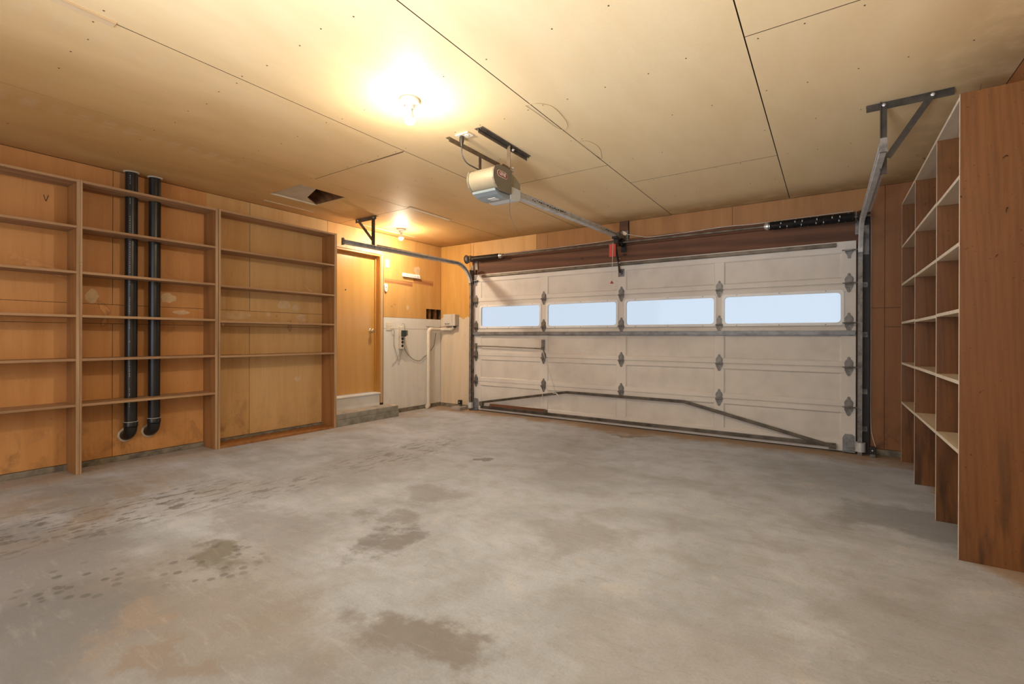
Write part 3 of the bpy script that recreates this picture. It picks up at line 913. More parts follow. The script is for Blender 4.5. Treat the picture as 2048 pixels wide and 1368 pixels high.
# ---- concrete step
step = thing('concrete_step', 'grey concrete doorstep below the varnished door', 'step', (-5.27, 4.19, 0))
mb = MB().box(XL + 0.0125, -5.148, 3.668, 4.702, 0, 0.082).box(XL + 0.001, -5.152, 3.668, 4.699, 0.086, 0.16, 0, {'+z': 1})
obj('step_slab', MB().box(XL + 0.002, -5.152, 3.668, 4.699, 0.084, 0.16, 0, {'+z': 1}), ['concrete', 'concrete_top'], step, 0.007)
obj('step_footing', B(XL + 0.013, -5.147, 3.668, 4.703, 0.0, 0.083), 'concrete', step, 0.004)
obj('broken_corner', MB().extrude([(0, 0), (0.05, 0.012), (0.07, 0.05), (0.02, 0.045)], (-5.23, 4.62, 0.1602), (1, 0, 0), (0, 1, 0), (0, 0, 1), 0.006), 'pale_strip', step)

# ---- front wall
wall_front = struct('wall_front', (0, YW, 0))
GX0, GX1 = -4.70, 0.285
mb = MB()
yb0, yb1 = YW + T + 0.002, YW + 0.15
mb.box(XL - 0.16, GX0, yb0, yb1, 0, ZC + 0.1).box(GX1, XR + 0.16, yb0, yb1, 0, ZC + 0.1).box(GX0, GX1, yb0, yb1, 2.14, ZC + 0.1)
obj('wall_framing', mb, 'backing', wall_front)


def panel_y(x0, x1, z0, z1, mat, name='plywood_panel', dy=0.0):
    g = 0.0018
    return obj(name, B(x0 + g, x1 - g, YW - dy, YW + T, z0 + g, z1 - g, 0, {'-z': 1, '+z': 1, '-x': 1, '+x': 1}), [mat, 'backing'], wall_front)


panel_y(XL + 0.001, -4.755, 0.05, ZC - 0.001, 'front_left')
panel_y(-4.755, GX0 + 0.002, 2.42, ZC - 0.001, 'ply_corner', 'plywood_strip')
panel_y(-4.755, GX0 + 0.002, 0.0, 1.46, 'white_board', 'painted_strip')
panel_y(-4.755, GX0 + 0.002, 1.46, 2.42, 'front_left', 'plywood_strip')
for a, b in zip([GX0 + 0.002, -3.53, -3.345, -2.265, -2.135, -0.919], [-3.53, -3.345, -2.265, -2.135, -0.919, 0.337]):
    if a == -2.265:
        continue
    panel_y(a, b, 2.42, ZC - 0.001, 'ply_header' if b > -2.2 else ('ply_corner' if b < -3.4 else 'ply_header'))
obj('center_stud', B(-2.262, -2.145, YW - 0.02, YW + T, 2.405, ZC - 0.002), 'beam', wall_front, 0.002)
panel_y(0.337, 0.45, 1.448, ZC - 0.001, 'ply_right')
panel_y(0.45, XR - 0.001, 1.448, ZC - 0.001, 'ply_right')
panel_y(0.337, 0.45, 0.06, 1.448, 'ply_right')
panel_y(0.45, XR - 0.001, 1.262, 1.448, 'ply_right', 'plywood_strip')
panel_y(0.45, XR - 0.001, 0.06, 1.262, 'ply_right')
beam = obj('trim_2', B(-4.62, 0.262, YW - 0.006, YW + 0.02, 2.08, 2.335), 'beam', bevel=0.003)
tag(beam, kind='structure')
ledger = obj('trim_3', B(-4.62, 0.262, YW - 0.012, YW + 0.02, 2.337, 2.418), 'beam', bevel=0.003)
tag(ledger, kind='structure')
jr = obj('trim_4', B(0.262, 0.334, YW - 0.03, YW + 0.02, 0.0, 2.42), 'jamb_dark', bevel=0.003)
tag(jr, kind='structure')
for nm, xa_, xb_ in (('trim_7', 0.19, 0.2615), ('trim_8', -4.6395, -4.60)):
    tag(obj(nm, B(xa_, xb_, YW - 0.014, YW + 0.03, 0.0, 2.079), 'jamb_dark'), kind='structure')
jl = obj('trim_5', B(-4.70, -4.64, YW - 0.02, YW + 0.02, 0.0, 2.42), 'beam', bevel=0.003)
tag(jl, kind='structure')
kerb_f = obj('trim_6', MB().box(XL + 0.0125, -4.70, YW - 0.010, YW + 0.05, 0, 0.047).box(0.337, XR, YW - 0.010, YW + 0.05, 0, 0.057), 'kerb', bevel=0.004)
tag(kerb_f, kind='structure')

# ---- right and rear walls
wall_right = struct('wall_right', (XR, 0, 0))
obj('wall_framing', B(XR + T + 0.002, XR + 0.16, YB - 0.1, YW + 0.15, 0, ZC + 0.1), 'backing', wall_right)
for a, b in zip([YB, -1.62, -0.4, 0.82, 2.04, 3.26, 4.48], [-1.62, -0.4, 0.82, 2.04, 3.26, 4.48, YW - 0.002]):
    obj('plywood_panel', B(XR, XR + T, a + 0.0018, b - 0.0018, 0.0, ZC - 0.001), 'ply_right' if b > 3.3 else 'ply_pale', wall_right)
wall_back = struct('wall_back', (0, YB, 0))
WX0, WX1, WZ0, WZ1 = -4.45, 0.25, 0.68, 2.42
mb = MB()
mb.box(XL - 0.16, WX0, YB - 0.15, YB, 0, ZC + 0.1).box(WX1, XR + 0.16, YB - 0.15, YB, 0, ZC + 0.1).box(WX0, WX1, YB - 0.15, YB, 0, WZ0).box(WX0, WX1, YB - 0.15, YB, WZ1, ZC + 0.1)
obj('plywood_panel', mb, 'plain_wall', wall_back)
win = struct('window_1', (-2.1, YB - 0.08, 1.55))  # unseen window made up to carry the rear fill light
mb = MB()
for x in (WX0, -2.13, WX1 - 0.06):
    mb.box(x, x + 0.06, YB - 0.10, YB - 0.04, WZ0, WZ1)
mb.box(WX0, WX1, YB - 0.10, YB - 0.04, WZ0, WZ0 + 0.06).box(WX0, WX1, YB - 0.10, YB - 0.04, WZ1 - 0.06, WZ1)
obj('window_frame', mb, 'white_paint', win)
obj('window_pane', B(WX0 + 0.06, WX1 - 0.06, YB - 0.075, YB - 0.07, WZ0 + 0.06, WZ1 - 0.06), 'glass', win)

# ================================================================== GARAGE DOOR
door2 = struct('door_2', (-2.218, YD, 0))
DXL, DXR = -4.643, 0.222
SZ = [2.128, 1.700, 1.272, 0.858, 0.458, 0.008]
COLS = [(-4.503, -3.433), (-3.310, -2.282), (-2.157, -1.097), (-0.995, 0.102)]
ROWS = [(1.757, 2.012), (1.303, 1.617), (0.912, 1.172), (0.516, 0.797), (0.118, 0.398)]
for si in range(5):
    z1, z0 = SZ[si] - 0.002, SZ[si + 1] + 0.002
    zt1 = z1 - (0.010 if si else 0)
    p0, p1 = ROWS[si]
    mb = MB()
    y0, y1 = YD, YD + 0.034
    mb.box(DXL, DXR, y0, y1, z0, p0).box(DXL, DXR, y0, y1, p1, zt1)
    if si:
        mb.box(DXL, DXR, y0, y0 + 0.0105, zt1, z1)
    xs = [DXL] + [x for c in COLS for x in c] + [DXR]
    for k in range(0, len(xs), 2):
        mb.box(xs[k], xs[k + 1], y0, y1, p0, p1)
    if si < 4:
        mb.box(DXL + 0.002, DXR - 0.002, y0 + 0.012, y1 - 0.006, z0 - 0.010, z0 + 0.004)
    sec = obj('door_section', mb, 'door_section', door2, 0.0025)
    for (x0, x1) in COLS:
        if si != 1:
            # recessed field with a sloped moulding round it
            mb = MB()
            d = 0.012
            a = [(x0, y0 + 0.001, p0), (x1, y0 + 0.001, p0), (x1, y0 + 0.001, p1), (x0, y0 + 0.001, p1)]
            b = [(x0 + d, y0 + 0.011, p0 + d), (x1 - d, y0 + 0.011, p0 + d), (x1 - d, y0 + 0.011, p1 - d), (x0 + d, y0 + 0.011, p1 - d)]
            c = [(p[0], y1 - 0.002, p[2]) for p in a]
            mb.add(a + b + c, [(0, 1, 5, 4), (1, 2, 6, 5), (2, 3, 7, 6), (3, 0, 4, 7), (4, 5, 6, 7), (8, 11, 10, 9), (0, 8, 9, 1), (1, 9, 10, 2), (2, 10, 11, 3), (3, 11, 8, 0)])
            obj('door_panel', mb, 'door_panel', sec)
        else:
            obj('window_pane', B(x0 + 0.001, x1 - 0.001, y0 + 0.017, y0 + 0.020, p0 + 0.001, p1 - 0.001), 'glass', sec)
            # plastic window surround with rounded corners
            mb = MB()
            wo, wi, r = 0.022, 0.006, 0.035
            outer, inner = [], []
            for (cx, cz, s) in ((x1, p1, 0), (x0, p1, 90), (x0, p0, 180), (x1, p0, 270)):
                for t in range(5):
                    an = math.radians(s + 22.5 * t)
                    for lst, off in ((outer, wo), (inner, -wi)):
                        sx = 1 if s in (0, 270) else -1
                        szz = 1 if s in (0, 90) else -1
                        ccx, ccz = cx + sx * (off - r), cz + szz * (off - r)
                        lst.append((ccx + r * math.cos(an), ccz + r * math.sin(an)))
            n = len(outer)
            vs = [(p[0], y0 - 0.009, p[1]) for p in outer] + [(p[0], y0 - 0.009, p[1]) for p in inner] + [(p[0], y0, p[1]) for p in outer] + [(p[0], y0 + 0.016, p[1]) for p in inner]
            fs = []
            for k in range(n):
                k2 = (k + 1) % n
                fs += [(k, k + n, k2 + n, k2), (k, k2, k2 + 2 * n, k + 2 * n), (k + n, k + 3 * n, k2 + 3 * n, k2 + n), (k + 2 * n, k2 + 2 * n, k2 + 3 * n, k + 3 * n)]
            mb.add(vs, fs)
            for sx in (0.12, 0.5, 0.88):
                for zz in (p0 - 0.014, p1 + 0.014):
                    mb.lathe([(0.005, 0.0), (0.005, -0.003), (0.001, -0.0035)], (x0 + (x1 - x0) * sx, y0 - 0.009, zz), (0, 1, 0), 8, 1)
            obj('window_surround', mb, ['window_trim', 'hinge'], sec)
obj('bottom_seal', B(DXL + 0.005, DXR - 0.005, YD + 0.002, YD + 0.030, 0.0, 0.0095), 'black', door2)

# hinges
HO = [(0.0, 0.105), (0.012, 0.098), (0.016, 0.080), (0.030, 0.062), (0.038, 0.045), (0.036, 0.020), (0.034, 0.0), (0.036, -0.020), (0.036, -0.034), (0.024, -0.055), (0.018, -0.075), (0.010, -0.088), (0.0, -0.092)]
outl = HO + [(-a, b) for a, b in HO[-2:0:-1]]


def hinge_mesh(roller):
    mb = MB()
    mb.extrude(outl, (0, -0.004, 0), (1, 0, 0), (0, 0, 1), (0, 1, 0), 0.0035)
    mb.box(-0.034, 0.034, -0.026, -0.004, -0.016, 0.006)
    mb.cyl((-0.038, -0.022, -0.006), (0.038, -0.022, -0.006), 0.008, 10)
    mb.extrude([(-0.030, 0), (0.030, 0), (0.026, 0.05), (-0.026, 0.05)], (0, -0.012, 0.006), (1, 0, 0), (0, 0, 1), (0, 1, 0), 0.008)
    for z in (0.082, 0.050, -0.045, -0.068):
        mb.lathe([(0.007, 0), (0.007, -0.006), (0.002, -0.008)], (0, -0.004, z), (0, 1, 0), 8)
    if roller:
        mb.cyl((-roller * 0.055, -0.03, 0.002), (roller * 0.085, -0.03, 0.002), 0.0055, 8)
    return mb


def put_hinge(meshobj, x, z):
    c = meshobj.copy()
    COL.objects.link(c)
    c.parent = door2
    c.location = V((x, YD, z)) - wloc(door2)
    return c


def first_hinge(roller):
    return obj('hinge', hinge_mesh(roller), 'hinge', None)


h0 = first_hinge(0)
h0.parent = door2
first = True
for x in (-3.371, -2.218, -1.045):
    for z in SZ[1:5]:
        zz = z if z != SZ[2] else z + 0.03
        if first:
            h0.location = V((x, YD, zz)) - wloc(door2)
            first = False
        else:
            put_hinge(h0, x, zz)
for sgn, x in ((-1, -4.595), (1, 0.165)):
    hs = None
    for z in SZ[1:5]:
        zz = z if z != SZ[2] else z + 0.03
        if hs is None:
            hs = first_hinge(sgn)
            hs.parent = door2
            hs.location = V((x, YD, zz)) - wloc(door2)
        else:
            put_hinge(hs, x, zz)
    # top roller bracket and bottom corner bracket
    mb = MB()
    mb.extrude([(-0.035, 0), (0.035, 0), (0.035, -0.02), (0.018, -0.05), (0.012, -0.085), (-0.012, -0.085), (-0.018, -0.05), (-0.035, -0.02)], (x, YD - 0.004, 2.035), (1, 0, 0), (0, 0, 1), (0, 1, 0), 0.0035)
    mb.box(x - 0.035, x + 0.035, YD - 0.045, YD - 0.004, 2.022, 2.035)
    mb.cyl((x - sgn * 0.06, YD - 0.035, 2.03), (x + sgn * 0.08, YD - 0.035, 2.03), 0.0055, 8)
    obj('top_bracket', mb, 'hinge', door2)
    mb = MB()
    mb.extrude([(-0.05, 0), (0.05, 0), (0.05, 0.155), (0.03, 0.175), (-0.03, 0.175), (-0.05, 0.14)], (x, YD - 0.004, 0.012), (1, 0, 0), (0, 0, 1), (0, 1, 0), 0.0035)
    mb.box(x - 0.05, x + 0.05, YD - 0.045, YD - 0.004, 0.012, 0.02)
    for zz in (0.05, 0.10, 0.15):
        mb.lathe([(0.008, 0), (0.008, -0.006), (0.002, -0.008)], (x - sgn * 0.02, YD - 0.004, zz), (0, 1, 0), 8)
    mb.cyl((x, YD - 0.03, 0.06), (x + sgn * 0.08, YD - 0.03, 0.06), 0.006, 8)
    obj('bottom_bracket', mb, 'strut_steel', door2)

# stiffeners
def hat(x0, x1, z, y=YD, hgt=0.05, d=0.028):
    prof = [(-hgt / 2, 0), (-hgt / 2 + 0.008, 0), (-hgt / 4, -d), (-0.004, -d), (0, -d * 0.6), (0.004, -d), (hgt / 4, -d), (hgt / 2 - 0.008, 0), (hgt / 2, 0), (hgt / 2, 0.0), ]
    prof = [(-hgt / 2, -0.002), (-hgt / 4, -0.002), (-hgt / 4, -d), (hgt / 4, -d), (hgt / 4, -0.002), (hgt / 2, -0.002), (hgt / 2, -0.006), (hgt / 4 + 0.004, -0.006), (hgt / 4 + 0.004, -d - 0.004), (-hgt / 4 - 0.004, -d - 0.004), (-hgt / 4 - 0.004, -0.006), (-hgt / 2, -0.006)]
    return MB().extrude(prof, (x0, y, z), (0, 0, 1), (0, 1, 0), (1, 0, 0), x1 - x0)


obj('strut', hat(-4.635, 0.215, 1.200, YD - 0.001, 0.055, 0.03), 'strut_steel', door2)
obj('strut', hat(-4.480, 0.058, 2.093, YD - 0.001, 0.045, 0.018), 'bronze_steel', door2)
# truss brace over the lowest two sections
yt = YD - 0.018
for a, b in (((-4.505, 0.128), (-2.99, 0.392)), ((-2.99, 0.392), (-1.423, 0.388)), ((-1.423, 0.388), (0.035, 0.052))):
    pa, pb = V((a[0], yt, a[1])), V((b[0], yt, b[1]))
    mb = MB().bar(pa, pb, 0.034, 0.004, (0, 1, 0)) if False else MB()
    d = (pb - pa).normalized()
    up = V((0, -1, 0)).cross(d)
    up = up if up.z > 0 else -up
    mb.extrude([(-0.017, 0), (0.017, 0), (0.017, -0.004), (-0.013, -0.004), (-0.013, -0.030), (-0.017, -0.030)], pa, up, V((0, 1, 0)), d, (pb - pa).length)
    mb.extrude([(0.010, 0.0), (0.017, 0.0), (0.017, -0.02), (0.010, -0.02)], pa, up, V((0, 1, 0)), d, (pb - pa).length)
    obj('truss_brace', mb, 'bronze_steel', door2)
mb = MB().extrude([(-0.02, 0), (0.02, 0), (0.02, -0.026), (0.012, -0.026), (0.012, -0.008), (-0.012, -0.008), (-0.012, -0.03), (-0.02, -0.03)], (-4.50, YD - 0.001, 0.062), (0, 0, 1), (0, 1, 0), (1, 0, 0), 4.56)
obj('bottom_strut', mb, 'bronze_steel', door2)
mb = MB().extrude([(-0.018, 0), (0.018, 0), (0.018, -0.006), (-0.010, -0.006), (-0.010, -0.03), (-0.018, -0.03)], (-4.30, YD - 0.034, 0.112), (0, 0, 1), (0, 1, 0), (1, 0, 0), 0.985)
obj('lower_cleat', mb, 'beam', door2)
obj('cleat_cap', B(-3.345, -3.305, YD - 0.06, YD - 0.001, 0.072, 0.118), 'bronze_steel', door2)
obj('truss_foot', B(-4.50, -4.44, YD - 0.05, YD - 0.001, 0.085, 0.145), 'bronze_steel', door2)
obj('truss_foot', B(0.0, 0.06, YD - 0.055, YD - 0.001, 0.028, 0.07), 'bronze_steel', door2)
# slide lock and its string
lk = obj('lock_case', MB().box(-3.40, -3.350, YD - 0.022, YD, 0.965, 1.112).box(-3.392, -3.358, YD - 0.045, YD - 0.022, 0.968, 1.01), 'hinge', door2, 0.003)
obj('lock_bar', MB().tube([(-3.40, YD - 0.022, 0.985), (-4.0, YD - 0.022, 1.0), (-4.66, YD - 0.022, 1.008)], 0.008, 8), 'bronze_steel', door2)
obj('bar_guide', MB().box(-4.60, -4.575, YD - 0.034, YD, 0.96, 1.05), 'hinge', door2)
obj('lock_string', MB().tube([(-3.372, YD - 0.046, 0.975), (-3.35, YD - 0.048, 0.93), (-3.325, YD - 0.048, 0.86), (-3.24, YD - 0.05, 0.62), (-3.15, YD - 0.056, 0.375), (-3.12, YD - 0.056, 0.35)], 0.0035, 6), 'rope', door2)
obj('rope_knot', MB().tube(smooth_path([(-3.20, YD - 0.055, 0.385), (-3.17, YD - 0.06, 0.365), (-3.13, YD - 0.058, 0.372), (-3.09, YD - 0.056, 0.325)], 4), 0.005, 6), 'rope', door2)
obj('rope_knot', MB().tube(smooth_path([(-3.36, YD - 0.055, 0.345), (-3.35, YD - 0.06, 0.30), (-3.335, YD - 0.056, 0.26)], 4), 0.005, 6), 'rope', door2)
# arm bracket
obj('arm_bracket', MB().box(-2.262, -2.18, YD - 0.004, YD - 0.0005, 1.930, 2.03).box(-2.235, -2.205, YD - 0.045, YD - 0.004, 1.955, 2.005), 'hinge', door2)

# ================================================================== TRACKS
def track(sgn, xt, name_label):
    """sgn +1: right track (opens towards -x)"""
    t = thing('garage_door_track', name_label, 'door track', (xt, 5.74, 0))
    R = 0.355
    zt = 2.262
    yv = 5.742
    path = [(xt, 3.405, zt - 0.018), (xt, 4.4, zt - 0.008), (xt, yv - R, zt)]
    path += arc((xt, yv - R, zt - R), R, 90, 0, 12)[1:]
    path += [(xt, yv, 1.2), (xt, yv, 0.0)]
    s = -sgn     # profile opens towards the door centre
    h = 0.026
    prof = [(0.0, -h), (0.030, -h), (0.036, -h + 0.008), (0.030, -h + 0.012), (0.028, -h + 0.003), (0.003, -h + 0.003), (0.003, h - 0.003), (0.026, h - 0.003), (0.030, h - 0.012), (0.036, h - 0.006), (0.030, h), (0.0, h)]
    k = next(i for i, p in enumerate(path) if p[2] < zt - R * 0.72)
    up_path, low = path[:k + 1], path[k:]
    obj('horizontal_track', MB().sweep(prof, up_path, (s, 0, 0)), 'galv', t)
    obj('vertical_track', MB().sweep(prof, low, (s, 0, 0)), 'hinge', t)
    # track stop / end plate
    obj('end_stop', MB().box(min(xt, xt + s * .034), max(xt, xt + s * .034), 3.385, 3.402, zt - 0.055, zt + 0.025), 'hinge', t)
    # reinforcing angle on the outer side of the horizontal track
    xo = xt + sgn * 0.003
    mb = MB().extrude([(0, 0), (sgn * 0.03, 0), (sgn * 0.03, 0.003), (sgn * 0.003, 0.003), (sgn * 0.003, 0.032), (0, 0.032)], (xo - sgn * 0.001, 3.9, zt + 0.005), (1, 0, 0), (0, 0, 1), (0, 1, 0), 1.30)
    obj('track_angle', mb, 'galv', t)
    # jamb brackets with bolts
    for z in (1.185, 0.62, 1.68, 0.25):
        mb = MB()
        xa, xb = sorted((xt, xt + sgn * 0.045))
        mb.box(xa, xb, YW - 0.034, YW - 0.0305, z - 0.025, z + 0.025)
        mb.lathe([(0.010, 0), (0.010, -0.008), (0.003, -0.010)], (xt + sgn * 0.026, YW - 0.034, z), (0, 1, 0), 8)
        xa, xb = sorted((xt, xt + sgn * 0.004))
        mb.box(xa, xb, 5.762, YW - 0.0305, z - 0.025, z + 0.025)
        obj('jamb_bracket', mb, 'hinge', t)
    xa, xb = sorted((xt + sgn * 0.003, xt + sgn * 0.055))
    obj('flag_bracket', MB().box(xa, xb, YW - 0.034, YW - 0.0305, 1.98, 2.27).box(min(xt + sgn * .0005, xt + sgn * .004), max(xt + sgn * .0005, xt + sgn * .004), 5.72, YW - 0.0305, 1.98, 2.20), 'hinge', t)
    # sleeve at the foot
    mb = MB().tube([(xt + s * 0.012, yv, 0.035), (xt + s * 0.012, yv, 0.125)], 0.042, 16)
    obj('foot_sleeve', mb, 'galv', t, smooth=True)
    # ceiling hanger
    yh = 3.79 if sgn > 0 else 3.87
    xs = xt + sgn * 0.012
    m = 'dark_steel' if sgn > 0 else 'brown_steel'
    if sgn > 0:
        xa, xb, xbr = 0.195, 0.615, 0.515
    else:
        xa, xb, xbr = -5.05, -4.655, -4.985
    mb = MB().extrude([(0, 0), (0, -0.045), (0.004, -0.045), (0.004, -0.004), (0.04, -0.004), (0.04, 0)], (xa, yh, ZC - 0.001), (0, 1, 0), (0, 0, 1), (1, 0, 0), xb - xa)
    obj('ceiling_angle', mb, m, t)
    ybar = yh - 0.004
    zlow = 2.19 if sgn > 0 else 2.245
    mb = MB().extrude([(-0.018, 0), (0.018, 0), (0.018, -0.004), (-0.014, -0.004), (-0.014, -0.026), (-0.018, -0.026)], (xs, ybar, zlow), (1, 0, 0), (0, 1, 0), (0, 0, 1), ZC - 0.006 - zlow)
    obj('hanger_strap', mb, m, t)
    a, b = V((xbr, ybar - 0.006, ZC - 0.02)), V((xs + sgn * 0.02, ybar - 0.006, zlow + 0.10))
    obj('diagonal_brace', MB().bar(a, b, 0.004, 0.036, (1, 0, 0)) if False else MB().bar(a, b, 0.036, 0.004, (0, 1, 0)), m, t)
    for (bx, bz) in ((xs, ZC - 0.025), (xbr, ZC - 0.025)):
        mb = MB().lathe([(0.011, 0), (0.011, -0.009), (0.005, -0.011), (0.005, -0.016), (0.001, -0.017)], (bx, ybar - 0.008, bz), (0, 1, 0), 6)
        obj('bolt', mb, 'zinc', t)
    return t


track(1, 0.270, 'galvanised garage door track hung by a dark bracket near the tall brown bookcase')
track(-1, -4.672, 'galvanised garage door track curving down beside the wall mounted grey control box')

# ================================================================== TORSION SPRINGS
ts = thing('torsion_spring_assembly', 'torsion shaft with two coiled springs along the dark beam above the garage door', 'door spring', (-2.2, YW, 2.36))
YS = 5.722
zs0, zs1 = 2.368, 2.345


def shz(x):
    return zs0 + (zs1 - zs0) * (x + 4.7) / 5.0


obj('shaft', MB().cyl((-4.77, YS, shz(-4.77)), (0.335, YS, shz(0.335)), 0.0127, 12), 'bronze_steel', ts)


def spring(x0, x1, r, turns, mat, wire, mark):
    pts = []
    n = turns * 14
    for i in range(n + 1):
        a = 2 * math.pi * turns * i / n
        x = x0 + (x1 - x0) * i / n
        pts.append((x, YS + r * math.cos(a), shz(x) + r * math.sin(a)))
    mb = MB().tube(pts, wire, 6)
    if mark:
        for k in range(n):
            turn = k // 14
            ph = (k % 14)
            if (ph + turn * 2) % 14 == 0 and turn % 5 < 3:
                for q in range(6):
                    mb.mi[k * 6 + q] = 1
    return obj('spring', mb, [mat, 'white_mark'], ts, smooth=True)


spring(-4.585, -4.10, 0.034, 55, 'spring_brown', 0.0044, False)
spring(-0.53, 0.20, 0.042, 80, 'spring_black', 0.0046, True)
for x, r in ((-4.085, 0.038), (-0.555, 0.042)):
    mb = MB().lathe([(0.014, -0.03), (0.026, -0.03), (0.030, -0.012), (r, -0.01), (r, 0.01), (0.028, 0.016), (0.028, 0.03), (0.014, 0.03)], (x, YS, shz(x)), (1, 0, 0), 20)
    for a in range(3):
        an = a * 2.1
        c = V((x - 0.012, YS + 0.026 * math.cos(an), shz(x) + 0.026 * math.sin(an)))
        d = V((0, math.cos(an), math.sin(an)))
        mb.cyl(c, c + d * 0.018, 0.006, 6)
    obj('winding_cone', mb, 'zinc', ts, smooth=True)
for x, sg in ((-4.715, -1), (0.262, 1)):
    pr = [(0.014, -0.025), (0.066, -0.025), (0.070, -0.020), (0.056, -0.014)]
    for k in range(4):
        pr += [(0.053, -0.012 + k * 0.009), (0.056, -0.008 + k * 0.009)]
    pr += [(0.05, 0.026), (0.03, 0.032), (0.014, 0.032)]
    obj('cable_drum', MB().lathe([(a, -sg * b) for a, b in (pr if sg < 0 else pr[::-1])], (x, YS, shz(x)), (1, 0, 0), 24), 'hinge' if sg < 0 else 'dark_steel', ts, smooth=True)
for x in (-4.64, 0.215):
    mb = MB().box(x - 0.002, x + 0.002, YS - 0.045, YW - 0.031 if x > 0 else YW - 0.021, shz(x) - 0.045, shz(x) + 0.05)
    xa, xb = (x - 0.002, x + 0.055) if x < 0 else (x - 0.002, x + 0.055)
    yy = YW - 0.034 if x > 0 else YW - 0.022
    mb.box(xa, x + 0.045, yy - 0.003, yy, shz(x) - 0.16, shz(x) + 0.05)
    obj('bearing_plate', mb, 'hinge', ts)
mb = MB().box(-2.24, -2.17, YW - 0.0155, YW - 0.0125, 2.25, 2.405).box(-2.21, -2.205, YS - 0.05, YW - 0.0155, 2.31, 2.405)
mb.lathe([(0.014, -0.02), (0.040, -0.02), (0.042, 0.02), (0.014, 0.02)], (-2.19, YS, shz(-2.2)), (1, 0, 0), 18)
obj('center_bearing', mb, 'spring_black', ts)
for xd in (-4.715, 0.262):
    yv = YS + 0.055
    xe = xd + (0.06 if xd < 0 else -0.06)
    obj('lift_cable', MB().tube([(xd, yv, shz(xd) - 0.02), (xd, yv - 0.006, 1.2), (xd, yv - 0.010, 0.12)], 0.0022, 6), 'dark_steel', door2)

# ================================================================== OPENER
op = thing('garage_door_opener', 'taupe ceiling mounted garage door opener with long steel rail', 'garage opener', (-2.155, 2.95, ZC))
xa, xb = -2.262, -2.040
# motor housing: rounded tail, profile in YZ
prof = [(2.99, 2.425), (2.90, 2.43), (2.82, 2.42), (2.772, 2.395), (2.755, 2.36), (2.755, 2.32), (2.772, 2.285), (2.805, 2.258), (2.85, 2.245), (2.99, 2.25)]
prof = [(2.99, 2.425)] + [(q.y, q.z) for q in smooth_path([(0, a, b) for a, b in prof[1:-1]], 4)] + [(2.99, 2.25)]
mb = MB().extrude(prof, (xa, 0, 0), (0, 1, 0), (0, 0, 1), (1, 0, 0), xb - xa)
obj('motor_housing', mb, 'opener', op, 0, smooth=True)
side = [(2.985, 2.428), (2.90, 2.433), (2.815, 2.424), (2.765, 2.397), (2.748, 2.36), (2.749, 2.315), (2.768, 2.279), (2.80, 2.252), (2.85, 2.238), (2.985, 2.245)]
obj('side_cover', MB().extrude(side, (xb + 0.0005, 0, 0), (0, 1, 0), (0, 0, 1), (1, 0, 0), 0.014), 'opener_side', op, 0.003)
obj('side_cover', MB().extrude(side, (xa - 0.0145, 0, 0), (0, 1, 0), (0, 0, 1), (1, 0, 0), 0.014), 'opener_side', op, 0.003)
front = [(2.992, 2.415), (3.06, 2.40), (3.125, 2.365), (3.13, 2.315), (2.992, 2.315)]
obj('front_cover', MB().extrude(front, (xa + 0.012, 0, 0), (0, 1, 0), (0, 0, 1), (1, 0, 0), xb - xa - 0.012), 'opener', op, 0.005)
lens = [(2.992, 2.314), (3.13, 2.314), (3.13, 2.25), (3.115, 2.225), (3.06, 2.213), (2.992, 2.215)]
obj('front_lens', MB().extrude(lens, (xa + 0.006, 0, 0), (0, 1, 0), (0, 0, 1), (1, 0, 0), xb - xa - 0.006), 'lens', op, 0.006)
tail = [(2.80, 2.2535), (2.83, 2.2355), (2.99, 2.2365), (2.99, 2.212), (2.90, 2.208), (2.83, 2.222), (2.795, 2.240)]
tail = [(2.79, 2.250), (2.85, 2.2365), (2.99, 2.2435), (2.99, 2.212), (2.91, 2.206), (2.84, 2.218), (2.80, 2.235)]
obj('bottom_lens', MB().extrude(tail[::-1], (xa + 0.004, 0, 0), (0, 1, 0), (0, 0, 1), (1, 0, 0), xb - xa - 0.008), 'lens_dark', op, 0.003)
obj('maker_label', B(-2.17, -2.10, 2.87, 2.93, 2.2045, 2.2065), 'label_paper', op)


def pill(hx, hz, y, z, x, th):
    pts = []
    for c, s in ((y + hx - hz, -90), (y - hx + hz, 90)):
        for k in range(9):
            an = math.radians(s + 22.5 * k)
            pts.append((c + hz * math.cos(an), z + hz * math.sin(an)))
    return MB().extrude(pts, (x, 0, 0), (0, 1, 0), (0, 0, 1), (1, 0, 0), th)


by, bz = 2.862, 2.362
badge = obj('badge', pill(0.066, 0.024, by, bz, xb + 0.0148, 0.001), 'badge_white', op)
obj('badge_field', pill(0.0615, 0.0195, by, bz, xb + 0.0159, 0.001), 'badge_red', badge)
text('GENIE', 0.036, (xb + 0.0172, by, bz), (0, 1, 0), (0, 0, 1), 'badge_white', badge, squeeze=0.86)
# mounting: two ceiling angles, straps, cross brace
for x, s, nm in ((-2.362, 1, 'brown_steel'), (-2.085, 1, 'angle_steel')):
    mb = MB().extrude([(0, 0), (-0.035, 0), (-0.035, -0.004), (-0.004, -0.004), (-0.004, -0.036), (0, -0.036)], (x, 2.645, ZC - 0.001), (1, 0, 0), (0, 0, 1), (0, 1, 0), 0.655)
    if x > -2.2:
        mb.box(x + 0.003, x + 0.035, 2.645, 3.30, ZC - 0.006, ZC - 0.001)
        mb.box(x + 0.016, x + 0.020, 2.645, 3.30, ZC - 0.016, ZC - 0.006)
    obj('mounting_angle', mb, nm, op)
xs1 = -2.085
mb = MB().extrude([(-0.018, 0), (0.018, 0), (0.018, 0.004), (-0.014, 0.004), (-0.014, 0.03), (-0.018, 0.03)], (xs1 + 0.003, 3.02, 2.41), (0, 1, 0), (1, 0, 0), (0, 0, 1), 0.225)
obj('hanger_strap', mb, 'brown_steel', op)
